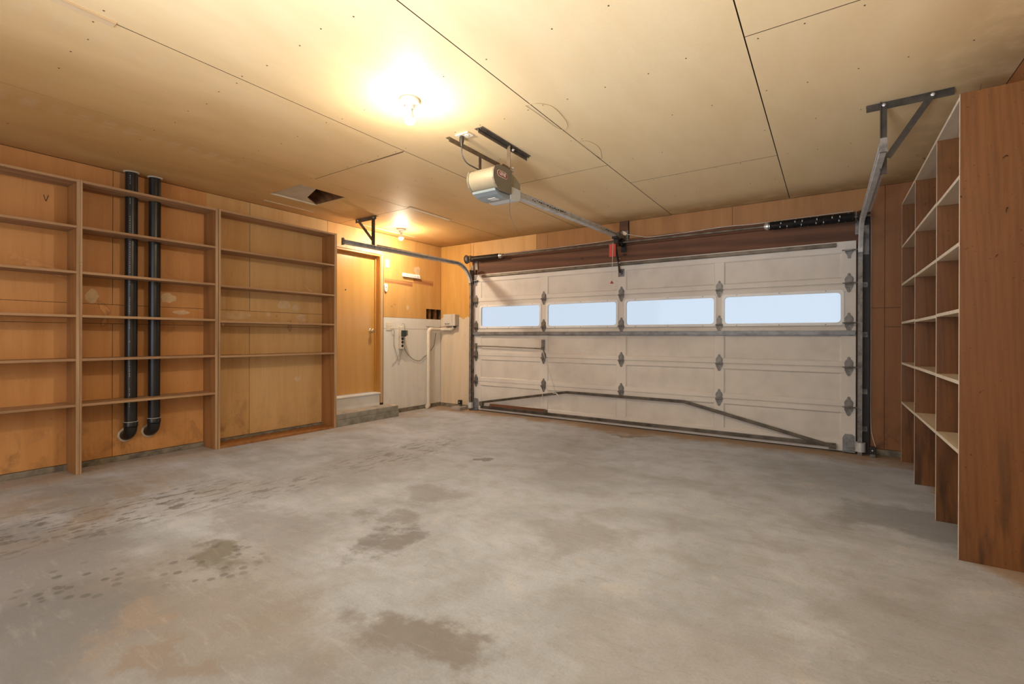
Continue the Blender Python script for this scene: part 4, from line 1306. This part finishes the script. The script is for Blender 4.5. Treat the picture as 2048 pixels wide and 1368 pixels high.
mb = MB().extrude([(-0.016, 0), (0.016, 0), (0.016, -0.004), (-0.016, -0.004)], (-2.367, 3.03, 2.42), (0, 1, 0), (1, 0, 0), (0, 0, 1), 0.215)
obj('hanger_strap', mb, 'brown_steel', op)
obj('cross_brace', MB().extrude([(0, 0), (0.04, 0), (0.04, 0.004), (0.004, 0.004), (0.004, 0.025), (0, 0.025)], (-2.372, 2.985, 2.418), (0, 1, 0), (0, 0, 1), (1, 0, 0), 0.32), 'brown_steel', op)
obj('top_bracket', MB().extrude([(0, 0), (0.13, 0), (0.10, 0.035), (0.03, 0.035)], (-2.10, 2.88, 2.43), (0, 1, 0), (0, 0, 1), (1, 0, 0), 0.045), 'brown_steel', op)
for (x, y, z) in ((-2.049, 3.02, 2.46), (-2.049, 3.03, 2.605), (-2.374, 3.03, 2.62), (-2.049, 3.02, 2.435)):
    ax = 1 if x > -2.2 else -1
    obj('bolt', MB().lathe([(0.010, 0), (0.010, 0.008), (0.004, 0.010), (0.004, 0.018), (0.001, 0.019)], (x - (0.0 if ax > 0 else 0.0), y, z), (ax, 0, 0), 6), 'zinc', op)
# rail: inverted T track
ra, rb = V((-2.170, 3.10, 2.333)), V((-2.190, 5.62, 2.420))
d = (rb - ra).normalized()
u = d.cross(V((0, 0, 1))).normalized()
v = u.cross(d)
rp = [(-0.024, -0.026), (0.024, -0.026), (0.028, -0.020), (0.024, -0.015), (0.018, -0.014), (0.018, 0.020), (0.022, 0.024), (0.018, 0.029), (-0.018, 0.029), (-0.022, 0.024), (-0.018, 0.020), (-0.018, -0.014), (-0.024, -0.015), (-0.028, -0.020)]
rail = obj('rail', MB().extrude(rp, ra, u, v, d, (rb - ra).length), 'galv', op)
for t0, txt, sz in ((0.27, 'T-GUARD', 0.026), (0.83, 'WARNING', 0.024)):
    pass
# stencil marks on the rail's side: worn dashes, a yellow sticker
mb = MB()
L = (rb - ra).length
rs = random.Random(3)
for t0, t1 in ((0.40, 1.02), (1.78, 1.80), (2.05, 2.36)):
    t = t0
    while t < t1:
        ln = rs.uniform(0.012, 0.035)
        hh = rs.uniform(0.003, 0.008)
        p = ra + d * t + u * 0.0183 + v * rs.uniform(0.0, 0.012)
        mb.extrude([(0, -hh), (ln, -hh), (ln, hh), (0, hh)], p, d, v, u, 0.0006)
        t += ln + rs.uniform(0.006, 0.02)
tag(obj('worn_print', mb, 'ink', rail), kind='stuff')
obj('sticker', MB().extrude([(0, -0.012), (0.035, -0.012), (0.035, 0.014), (0, 0.014)], ra + d * 1.90 + u * 0.0183, d, v, u, 0.0006), 'yellow', rail)
# header end, trolley, arm
obj('header_bracket', MB().box(-2.215, -2.165, 5.60, YW - 0.0205, 2.40, 2.45).box(-2.24, -2.14, YW - 0.024, YW - 0.0205, 2.39, 2.52), 'hinge', op)
tr = ra + d * 2.42
obj('trolley', MB().box(-2.215, -2.155, tr.y - 0.06, tr.y + 0.08, tr.z - 0.055, tr.z - 0.0268).box(-2.212, -2.158, tr.y - 0.015, tr.y + 0.04, tr.z - 0.11, tr.z - 0.055), 'black', op, 0.004)
obj('pulley', MB().lathe([(0.005, -0.008), (0.035, -0.008), (0.031, 0), (0.035, 0.008), (0.005, 0.008)], (-2.152, tr.y + 0.03, tr.z + 0.005), (1, 0, 0), 18), 'hinge', op)
obj('door_arm', MB().bar((-2.205, tr.y + 0.02, tr.z - 0.10), (-2.222, 5.70, 2.11), 0.006, 0.028, (1, 0, 0)).tube(smooth_path([(-2.222, 5.70, 2.13), (-2.223, 5.725, 2.04), (-2.222, 5.745, 1.99), (-2.221, 5.775, 1.978)], 5), 0.0125, 10), 'spring_black', op)
for zz in (2.145, 2.095):
    obj('bolt', MB().lathe([(0.008, 0), (0.008, 0.012), (0.002, 0.014)], (-2.208, 5.69, zz), (1, -0.6, 0), 6), 'zinc', op)
obj('release_cord', MB().tube([(-2.19, 5.44, tr.z - 0.11), (-2.195, 5.44, 2.2), (-2.205, 5.44, 1.835)], 0.0028, 6), 'rope', op)
obj('release_tag', B(-2.245, -2.160, 5.447, 5.452, 2.137, 2.293), 'red_tag', op, 0.001)
obj('release_handle', MB().lathe([(0.003, 0.03), (0.010, 0.022), (0.012, 0.012), (0.024, 0.004), (0.024, 0.0), (0.004, -0.004)], (-2.205, 5.44, 1.81), (0, 0, 1), 12), 'red_tag', op)
# thin antenna wire hanging under the motor
obj('antenna_wire', MB().tube(smooth_path([(-2.05, 3.0, 2.214), (-2.052, 3.0, 2.12), (-2.04, 3.01, 2.06), (-2.0, 3.0, 1.99), (-1.985, 3.01, 1.955)], 5), 0.0015, 6), 'cord_dark', op)
# power cord up to the ceiling outlet
obj('power_cord', MB().tube(smooth_path([(-2.262, 2.672, 2.555), (-2.262, 2.675, 2.50), (-2.25, 2.72, 2.45), (-2.235, 2.80, 2.435), (-2.225, 2.86, 2.428)], 6), 0.005, 8), 'cord_dark', op)
obj('cord_plug', MB().lathe([(0.012, 0), (0.018, -0.01), (0.018, -0.035), (0.009, -0.065), (0.006, -0.08)], (-2.262, 2.672, ZC - 0.0135), (0, 0, 1), 12), 'dark_steel', op, smooth=True)
co = thing('ceiling_outlet', 'ivory power outlet on the ceiling above the garage door opener', 'outlet', (-2.245, 2.68, ZC))
obj('outlet_plate', B(-2.305, -2.185, 2.645, 2.722, ZC - 0.012, ZC - 0.001), 'plate', co, 0.003)
obj('socket', MB().lathe([(0.017, 0), (0.017, -0.003), (0.013, -0.004)], (-2.222, 2.682, ZC - 0.012), (0, 0, 1), 16), 'white_plastic', co)

# ================================================================== LAMPS
def lamp(loc, label, strength, mat_name, small=False):
    t = thing('bulb_holder_lamp', label, 'ceiling lamp', loc)
    x, y, z = loc
    mb = MB().lathe([(0.062, -0.0005), (0.064, -0.006), (0.064, -0.014), (0.058, -0.024), (0.036, -0.030), (0.028, -0.034), (0.026, -0.055), (0.022, -0.058)], (x, y, z), (0, 0, 1), 28)
    obj('lamp_holder', mb, 'porcelain', t, smooth=True)
    mb = MB().lathe([(0.014, -0.0585), (0.015, -0.070), (0.017, -0.082), (0.0235, -0.100), (0.0285, -0.112), (0.0318, -0.1235)], (x, y, z), (0, 0, 1), 24)
    obj('bulb_neck', mb, 'bulb_white', t, smooth=True)
    mb = MB().lathe([(0.0320, -0.1240), (0.0312, -0.132), (0.028, -0.1415), (0.021, -0.150), (0.011, -0.155), (0.001, -0.1565)], (x, y, z), (0, 0, 1), 24)
    obj('bulb_dome', mb, mat_bulb(mat_name, strength), t, smooth=True)
    return t


lamp((-2.207, 2.101, ZC), 'bare glowing bulb in a white holder in the middle of the ceiling', BULB_KEY, 'bulb_glow')
lamp((-4.95, 4.552, ZC), 'bare glowing bulb on the ceiling past the wooden door near the far corner', BULB_CORNER, 'corner_bulb_glow')

# ================================================================== LEFT BOOKCASES
LV = [2.425, 2.045, 1.670, 1.310, 0.947, 0.570]
TH = 0.02


def notch_shelf(y0, y1, z, pipes):
    """shelf board with U shaped cut-outs at the wall side"""
    xb, xf = XL + 0.002, XLS
    poly = [(xf, y0), (xf, y1), (xb, y1)]
    for (py, r) in sorted(pipes, reverse=True):
        poly.append((xb, py + r))
        for k in range(9):
            an = math.radians(90 - 180 * k / 8)
            poly.append((-5.315 + r * math.cos(an), py + r * math.sin(an)))
        poly.append((xb, py - r))
    poly.append((xb, y0))
    mb = MB().extrude(poly, (0, 0, z - TH / 2), (1, 0, 0), (0, 1, 0), (0, 0, 1), TH)
    return mb


def bookcase(y0, y1, label, tl, trr, levels, ztop, pipes=(), bottom=False, open_left=False):
    t = thing('wall_bookcase', label, 'bookcase', ((XL + XLS) / 2, (y0 + y1) / 2, 0), 'plywood bookcases along the wall with the door')
    xb = XL + 0.0135
    for a, b in ((y0, y0 + tl), (y1 - trr, y1)):
        mb = MB().extrude([(XL + 0.002, 0.052), (XL + 0.0135, 0.052), (XL + 0.0135, 0.0), (XLS, 0), (XLS, ztop), (XL + 0.002, ztop)], (0, a, 0), (1, 0, 0), (0, 0, 1), (0, 1, 0), b - a)
        k = len(mb.f)
        mb.mi = [0] * k
        mb.mi[3] = 1
        obj('upright', mb, ['upright_left', 'edge_left'], t, 0.0015)
    for i, z in enumerate(levels):
        ya, yb = y0 + tl + 0.0005, y1 - trr - 0.0005
        if pipes:
            mb = notch_shelf(ya, yb, z, pipes)
        else:
            mb = B(XL + 0.002, XLS, ya, yb, z - TH / 2, z + TH / 2)
        obj('shelf', mb, 'shelf_left', t, 0.0015)
    if bottom:
        obj('bottom_board', B(XL + 0.0135, XLS, y0 + tl + 0.0005, y1 - trr - 0.0005, 0.001, 0.021), 'upright_left', t, 0.0015)
    return t


PIPES = [(1.612, 0.0505), (1.792, 0.0505)]
bookcase(-0.02, 1.212, 'plywood bookcase at the photo edge, the one before the black pipes', 0.021, 0.021, LV, 2.437)
bookcase(1.214, 2.272, 'plywood bookcase with two black pipes running through its shelves', 0.014, 0.025, LV, 2.437, PIPES)
bookcase(2.277, 3.658, 'plywood bookcase next to the door, with a tall bottom bay and floor board', 0.019, 0.036, [2.430, 2.038, 1.662, 1.296, 0.938], 2.442, (), True)

# ================================================================== PIPES
def vent_pipe(y, zc_top, zc, label):
    t = thing('vent_pipe', label, 'pipe', (-5.315, y, 0.226), 'black vent pipes')
    x, r = -5.315, 0.0475
    obj('pipe', MB().cyl((x, y, zc + 0.005), (x, y, ZC - 0.001), r, 32), 'abs', t, smooth=True)
    obj('coupling', MB().lathe([(0.0485, 0.0), (0.0535, 0.003), (0.0535, 0.040), (0.0515, 0.044), (0.0482, 0.044)], (x, y, zc - 0.037), (0, 0, 1), 32), 'abs', t, smooth=True)
    obj('seam_ring', MB().lathe([(0.0482, 0.0), (0.0540, 0.0), (0.0540, 0.003), (0.0482, 0.003)], (x, y, zc + 0.0075), (0, 0, 1), 32), 'clip_ring', t)
    R = 0.082
    zb = zc - 0.038
    pts = [(x, y, zb + 0.0)]
    for k in range(1, 11):
        an = math.radians(90 * k / 10)
        pts.append((x - R * (1 - math.cos(an)) * 0.98, y - 0.012 * (1 - math.cos(an)), zb - R * math.sin(an)))
    pts.append((XL - 0.004, y - 0.012, zb - R))
    pts = [p for p in pts if p[0] > XL - 0.0055]
    obj('elbow', MB().tube(pts, 0.0495, 28), 'abs', t, smooth=True)
    # plaster collars in the wall and ceiling
    mb = MB().lathe([(0.0505, 0.0), (0.062, 0.0), (0.058, 0.005), (0.0505, 0.007)], (XL + 0.0005, y - 0.012, zb - R), (1, 0, 0), 24)
    rr = random.Random(int(y * 1000))
    mb.v = [(p[0], y - 0.012 + (p[1] - y + 0.012) * rr.uniform(0.98, 1.06), zb - R + (p[2] - zb + R) * rr.uniform(0.98, 1.06)) for p in mb.v]
    obj('wall_collar', mb, 'plaster', t)
    mb = MB().lathe([(0.0485, 0.0), (0.062, 0.0), (0.057, -0.005), (0.0485, -0.008)], (x, y, ZC - 0.0005), (0, 0, 1), 24)
    obj('ceiling_collar', mb, 'plaster', t)
    return t


vent_pipe(1.612, 2.65, 0.352, 'black vent pipe with white maker print, on the side away from the door')
vent_pipe(1.792, 2.65, 0.362, 'plain black vent pipe, the one nearer the wooden door')
mb = MB()
rs = random.Random(5)
for p in [o for o in bpy.data.objects if o.name.startswith('vent_pipe') and abs(o.location.y - 1.612) < .01]:
    z = 0.5
    a = math.radians(-28)
    while z < 2.60:
        h = rs.uniform(0.006, 0.016)
        cx, cy = -5.315 + 0.0476 * math.cos(a), 1.612 + 0.0476 * math.sin(a)
        if all(abs(z - s) > 0.03 for s in LV):
            uu = V((-math.sin(a), math.cos(a), 0))
            mb.extrude([(-0.0022, 0), (0.0022, 0), (0.0022, h), (-0.0022, h)], (cx, cy, z), uu, (0, 0, 1), (math.cos(a), math.sin(a), 0), 0.0004)
        z += h + rs.uniform(0.004, 0.012) + (0.10 if rs.random() < 0.05 else 0)
    tag(obj('pipe_print', mb, 'cord_grey', p), kind='stuff')

# ================================================================== RIGHT BOOKCASE
rb_ = thing('tall_bookcase', 'tall brown stained fir bookcase with pale shelves opposite the wooden door', 'bookcase', (0.71, 4.5, 0))
RY = [(3.318, 3.338), (3.948, 3.968), (4.842, 4.862), (5.655, 5.675)]
ZT = 2.412
for i, (a, b) in enumerate(RY):
    zt_ = ZT + (0.03 if i == 0 else 0.0)
    mb = MB().box(XS, XR - 0.002, a, b, 0, ZT + (0.008 if i == 0 else -0.012), 0, {'-x': 1})
    obj('upright', mb, ['fir', 'pale_edge'], rb_, 0.0012)
RL = [2.400, 1.996, 1.645, 1.290, 0.922, 0.556]
for (a, b) in ((RY[0][1], RY[1][0]), (RY[1][1], RY[2][0]), (RY[2][1], RY[3][0])):
    for z in RL:
        zz = z + random.uniform(-0.004, 0.004)
        if z == RL[0]:
            zz = 2.402
        obj('shelf', MB().box(XS, XR - 0.002, a + 0.0005, b - 0.0005, zz - 0.010, zz + 0.010, 0, {'-x': 1}), ['pale_board', 'pale_edge'], rb_, 0.0012)
# bent nails left in the boards
for (p, q) in (((0.735, 3.317, 2.06), (0.712, 3.290, 2.045)), ((0.735, 3.317, 1.80), (0.722, 3.285, 1.775)), ((0.80, 3.328, 2.42), (0.79, 3.32, 2.455)), ((0.63, 3.328, 2.419), (0.64, 3.32, 2.447)), ((0.565, 3.317, 1.88), (0.56, 3.30, 1.885)), ((0.70, 3.317, 1.57), (0.69, 3.30, 1.56))):
    obj('bent_nail', MB().tube([p, ((p[0] * .6 + q[0] * .4), p[1] - 0.012, p[2]), q], 0.0022, 6), 'nail', rb_)
for (x, y, z) in ((0.565, 4.40, 2.412), (0.70, 3.947, 1.93)):
    obj('bent_nail', MB().tube([(x, y, z), (x - 0.01, y - 0.01, z + 0.015), (x - 0.02, y - 0.02, z + 0.013)], 0.002, 6), 'nail', rb_)

# ================================================================== WALL FITTINGS (by the door)
sw = thing('light_switch', 'ivory light switch plate on the wall beside the door casing', 'switch', (XL, 4.692, 2.225))
obj('switch_plate', B(XL + 0.0005, XL + 0.008, 4.655, 4.729, 2.165, 2.285), 'plate', sw, 0.003)
obj('toggle', B(XL + 0.008, XL + 0.022, 4.686, 4.697, 2.218, 2.236), 'white_plastic', sw)
hd = thing('tool_holder', 'white plastic slotted tool holder screwed to the ochre wall', 'holder', (XL, 5.16, 2.10))
mb = MB().box(XL + 0.0005, XL + 0.006, 4.985, 5.345, 2.073, 2.127).box(XL + 0.006, XL + 0.034, 4.985, 5.345, 2.064, 2.085)
obj('holder_rail', mb, 'white_plastic', hd, 0.002)
for k in range(7):
    y = 5.02 + k * 0.048
    obj('holder_clip', B(XL + 0.006, XL + 0.036, y, y + 0.024, 2.087, 2.118), 'white_plastic', hd, 0.003)
rc = thing('door_opener_remote', 'white teardrop wall button beside the door casing, under the switch', 'button', (XL, 4.66, 1.87))
pl = []
for k in range(16):
    an = math.radians(k * 22.5)
    rr = 0.028
    pl.append((4.662 + rr * math.cos(an), (1.90 if math.sin(an) >= 0 else 1.86) + (rr if math.sin(an) >= 0 else 0.055) * math.sin(an)))
obj('button_body', MB().extrude(pl, (XL + 0.0005, 0, 0), (0, 1, 0), (0, 0, 1), (1, 0, 0), 0.018), 'white_plastic', rc, 0.004)
for z, r in ((1.908, 0.007), (1.872, 0.010), (1.835, 0.005)):
    obj('push_button', MB().lathe([(r, 0), (r, 0.003), (r * 0.6, 0.004)], (XL + 0.0187, 4.662, z), (1, 0, 0), 12), 'cord_grey', rc)
ol = thing('wall_outlet', 'ivory double wall outlet plate beside the power strip', 'outlet', (XL, 4.74, 1.30))
obj('outlet_plate', B(XL + 0.0005, XL + 0.007, 4.672, 4.792, 1.242, 1.358), 'plate', ol, 0.003)
for y in (4.71, 4.755):
    obj('socket', MB().box(XL + 0.0072, XL + 0.009, y - 0.014, y + 0.014, 1.285, 1.325), 'white_plastic', ol, 0.003)
    obj('slot', MB().box(XL + 0.0091, XL + 0.0097, y - 0.007, y - 0.004, 1.298, 1.312).box(XL + 0.0091, XL + 0.0097, y + 0.004, y + 0.007, 1.298, 1.312), 'ink', ol)
ps = thing('power_strip', 'beige power strip hanging upright on the white wall', 'power strip', (XL, 4.955, 1.13))
obj('strip_body', B(XL + 0.001, XL + 0.042, 4.915, 4.995, 0.962, 1.30), 'strip', ps, 0.004)
obj('strip_face', B(XL + 0.0425, XL + 0.045, 4.919, 4.991, 0.966, 1.296), 'white_plastic', ps, 0.001)
for z in (1.115, 1.065, 1.01):
    obj('socket', MB().lathe([(0.022, 0), (0.022, 0.002), (0.016, 0.0025)], (XL + 0.0455, 4.955, z), (1, 0, 0), 16), 'black', ps)
obj('strip_cord', MB().tube(smooth_path([(XL + 0.012, 4.755, 1.262), (XL + 0.03, 4.79, 1.255), (XL + 0.02, 4.815, 1.22), (XL + 0.015, 4.82, 1.03), (XL + 0.014, 4.87, 0.88), (XL + 0.012, 4.905, 0.785), (XL + 0.014, 4.93, 0.82), (XL + 0.02, 4.985, 0.99), (XL + 0.03, 5.005, 1.10), (XL + 0.05, 5.0, 1.25), (XL + 0.05, 4.985, 1.335), (XL + 0.046, 4.955, 1.345), (XL + 0.03, 4.94, 1.31)], 6), 0.0042, 8), 'cord_grey', ps)
obj('loose_wire', MB().tube(smooth_path([(XL + 0.016, 4.94, 0.961), (XL + 0.01, 4.90, 0.84), (XL + 0.008, 4.85, 0.78), (XL + 0.008, 4.79, 0.735)], 6), 0.003, 6), 'cord_grey', ps)
ad = thing('plug_adaptor', 'dark plug-in adaptor on the power strip, its thin black lead hanging', 'adaptor', (XL + 0.046, 4.96, 1.19))
obj('adaptor_body', B(XL + 0.046, XL + 0.10, 4.927, 4.985, 1.150, 1.245), 'adaptor_dark', ad, 0.006)
obj('adaptor_face', B(XL + 0.058, XL + 0.104, 4.986, 5.012, 1.165, 1.245), 'adaptor', ad, 0.004)
obj('adaptor_lead', MB().tube(smooth_path([(XL + 0.07, 4.96, 1.148), (XL + 0.05, 4.99, 1.06), (XL + 0.02, 5.01, 0.995), (XL + 0.012, 5.10, 0.875), (XL + 0.010, 5.24, 0.785), (XL + 0.010, 5.37, 0.770), (XL + 0.010, 5.46, 0.83), (XL + 0.008, 5.515, 0.852), (XL + 0.008, 5.58, 0.905), (XL + 0.010, 5.676, 1.013), (XL + 0.010, 5.72, 1.21)], 6), 0.0035, 8), 'cord_dark', ad)

# pvc conduit with elbows, up to the control box
pv_ = thing('cream_conduit', 'cream plastic conduit pipe from the floor up to the control box', 'conduit', (XL + 0.045, 5.51, 0))
xc, yc, zc_ = XL + 0.045, 5.515, 1.272
path = [(xc, yc, 0.03), (xc, yc, zc_ - 0.045)] + [(xc, yc + 0.045 * (1 - math.cos(math.radians(a))), zc_ - 0.045 + 0.045 * math.sin(math.radians(a))) for a in (30, 60, 90)]
obj('conduit_riser', MB().tube(path, 0.028, 16), 'pvc', pv_, smooth=True)
yy2 = YW - 0.045
path = [(xc, yc + 0.048, zc_), (xc, yy2 - 0.05, zc_)] + [(xc + 0.05 * (1 - math.cos(math.radians(a))), yy2 - 0.05 + 0.05 * math.sin(math.radians(a)), zc_) for a in (30, 60, 90)] + [(-5.12, yy2, zc_ + 0.005)] + [(-5.12 + 0.04 * math.sin(math.radians(a)), yy2, zc_ + 0.005 + 0.04 * (1 - math.cos(math.radians(a)))) for a in (30, 60, 90)] + [(-5.08, yy2, 1.328)]
obj('conduit_run', MB().tube(path, 0.026, 16), 'pvc', pv_, smooth=True)
for p, q in (((xc, yc, zc_ - 0.07), (xc, yc, zc_ - 0.03)), ((xc, yc + 0.035, zc_), (xc, yc + 0.075, zc_)), ((-5.15, yy2, zc_ + 0.004), (-5.115, yy2, zc_ + 0.005))):
    obj('coupling', MB().cyl(p, q, 0.032, 16), 'pvc', pv_, smooth=True)
obj('foot_elbow', MB().tube([(xc, yc, 0.075), (xc, yc, 0.045), (xc + 0.006, yc - 0.01, 0.03), (xc + 0.012, yc - 0.045, 0.034)], 0.034, 14), 'pvc', pv_, smooth=True)

cb = thing('control_box', 'pale grey sprinkler control box on the cream wall by the corner', 'control box', (-5.10, YW, 1.41))
bx0, bx1, bz0, bz1 = -5.245, -4.995, 1.330, 1.512
obj('box_body', B(bx0, bx1, YW - 0.085, YW - 0.001, bz0, bz1), 'box_side', cb, 0.008)
obj('box_lid', B(bx0 - 0.004, bx1 + 0.004, YW - 0.108, YW - 0.0855, bz0 - 0.004, bz1 + 0.004), 'box_grey', cb, 0.008)
obj('lid_seam', B(bx1 - 0.055, bx1 - 0.052, YW - 0.1088, YW - 0.1082, bz0, bz1), 'adaptor', cb)
text('Rain Bird', 0.030, (-5.155, YW - 0.1086, bz0 + 0.030), (1, 0, 0), (0, 0, 1), 'adaptor_dark', cb, squeeze=0.95)
obj('cable_gland', MB().cyl((-5.06, YW - 0.05, 1.300), (-5.06, YW - 0.05, 1.3295), 0.014, 10).cyl((-5.035, YW - 0.05, 1.305), (-5.02, YW - 0.05, 1.3295), 0.01, 8), 'black', cb)
obj('box_lead', MB().tube(smooth_path([(-5.20, YW - 0.05, 1.329), (-5.26, YW - 0.06, 1.318), (-5.35, YW - 0.09, 1.302), (XL + 0.012, 5.73, 1.30), (XL + 0.008, 5.60, 1.31), (XL + 0.008, 5.50, 1.315)], 5), 0.0035, 8), 'cord_dark', cb)

# ================================================================== FLOOR THINGS
bl = thing('concrete_block', 'low concrete block on the floor at the track foot by the corner', 'block', (-4.80, 5.68, 0))
obj('block_body', MB().box(-4.925, -4.745, 5.585, 5.765, 0.0, 0.052), 'concrete_top', bl, 0.006)


def sensor(x, y, z0, label, sg):
    t = thing('safety_sensor', label, 'sensor', (x, y, z0))
    obj('sensor_body', B(x - 0.026, x + 0.026, y - 0.032, y + 0.02, z0 + 0.03, z0 + 0.098), 'black', t, 0.004)
    obj('sensor_eye', MB().lathe([(0.007, 0), (0.007, -0.003), (0.003, -0.005)], (x + sg * 0.004, y - 0.0325, z0 + 0.066), (0, 1, 0), 10), 'white_plastic', t)
    a, b = sorted((x - sg * 0.020, x + sg * 0.02))
    obj('sensor_bracket', B(a, b, y - 0.01, y + 0.0205, z0 + 0.001, z0 + 0.029), 'hinge', t)
    return t


sensor(-4.835, 5.70, 0.0525, 'black door sensor standing on the small concrete block', 1)
sr = sensor(0.352, 5.72, 0.0, 'black door sensor with a lit white eye, at the foot of the dark jamb', -1)
obj('sensor_lead', MB().tube(smooth_path([(0.375, 5.735, 0.10), (0.36, 5.80, 0.16), (0.345, YW - 0.004, 0.28), (0.341, YW - 0.004, 0.6), (0.343, YW - 0.004, 1.0), (0.340, YW - 0.004, 1.5), (0.342, YW - 0.004, 2.0), (0.340, YW - 0.004, 2.40)], 5), 0.003, 6), 'rope', sr)

# bell wire stapled along the header, with its white clip
cw = thing('header_wire', 'thin white wire sagging along the top of the dark beam, tied to a white clip', 'wire', (-2.1, YW - 0.02, 2.44))
obj('wire', MB().tube(smooth_path([(-2.165, YW - 0.05, 2.475), (-1.98, YW - 0.02, 2.428), (-1.85, YW - 0.018, 2.408), (-1.4, YW - 0.017, 2.412), (-1.0, YW - 0.018, 2.424), (-0.7, YW - 0.017, 2.416), (-0.3, YW - 0.017, 2.422), (0.2, YW - 0.036, 2.424)], 6), 0.004, 6), 'rope', cw)
obj('wire_clip', MB().extrude([(-0.03, -0.035), (0.0, -0.03), (0.035, 0.0), (0.0, 0.03), (-0.03, 0.04), (-0.02, 0.0)], (-2.175, YW - 0.062, 2.478), (1, 0, 0), (0, 0, 1), (0, 1, 0), 0.02), 'plate', cw)
obj('wire', MB().tube(smooth_path([(-2.19, YW - 0.05, 2.47), (-2.32, YW - 0.02, 2.43), (-2.7, YW - 0.017, 2.416), (-3.4, YW - 0.017, 2.412), (-4.1, YW - 0.017, 2.412)], 6), 0.003, 6), 'rope', cw)

# hatch cover pushed aside and lying half over the ceiling opening
hc = thing('hatch_cover', 'loose pale board half covering the dark ceiling hatch', 'hatch cover', (-4.65, 2.85, ZC))
obj('cover_board', MB().extrude([(HX0 + 0.001, HY0 + 0.001), (HX1 - 0.001, HY0 + 0.001), (HX1 - 0.001, HY0 + 0.19), (HX0 + 0.16, HY0 + 0.33), (HX0 + 0.001, HY1 - 0.002)], (0, 0, ZC + 0.015), (1, 0, 0), (0, 1, 0), (0, 0, 1), 0.012), 'hatch_board', hc)
obj('cover_lip', B(HX0 + 0.002, HX0 + 0.018, HY0 + 0.002, HY1 - 0.004, ZC + 0.0005, ZC + 0.0145), 'pale_strip', hc)
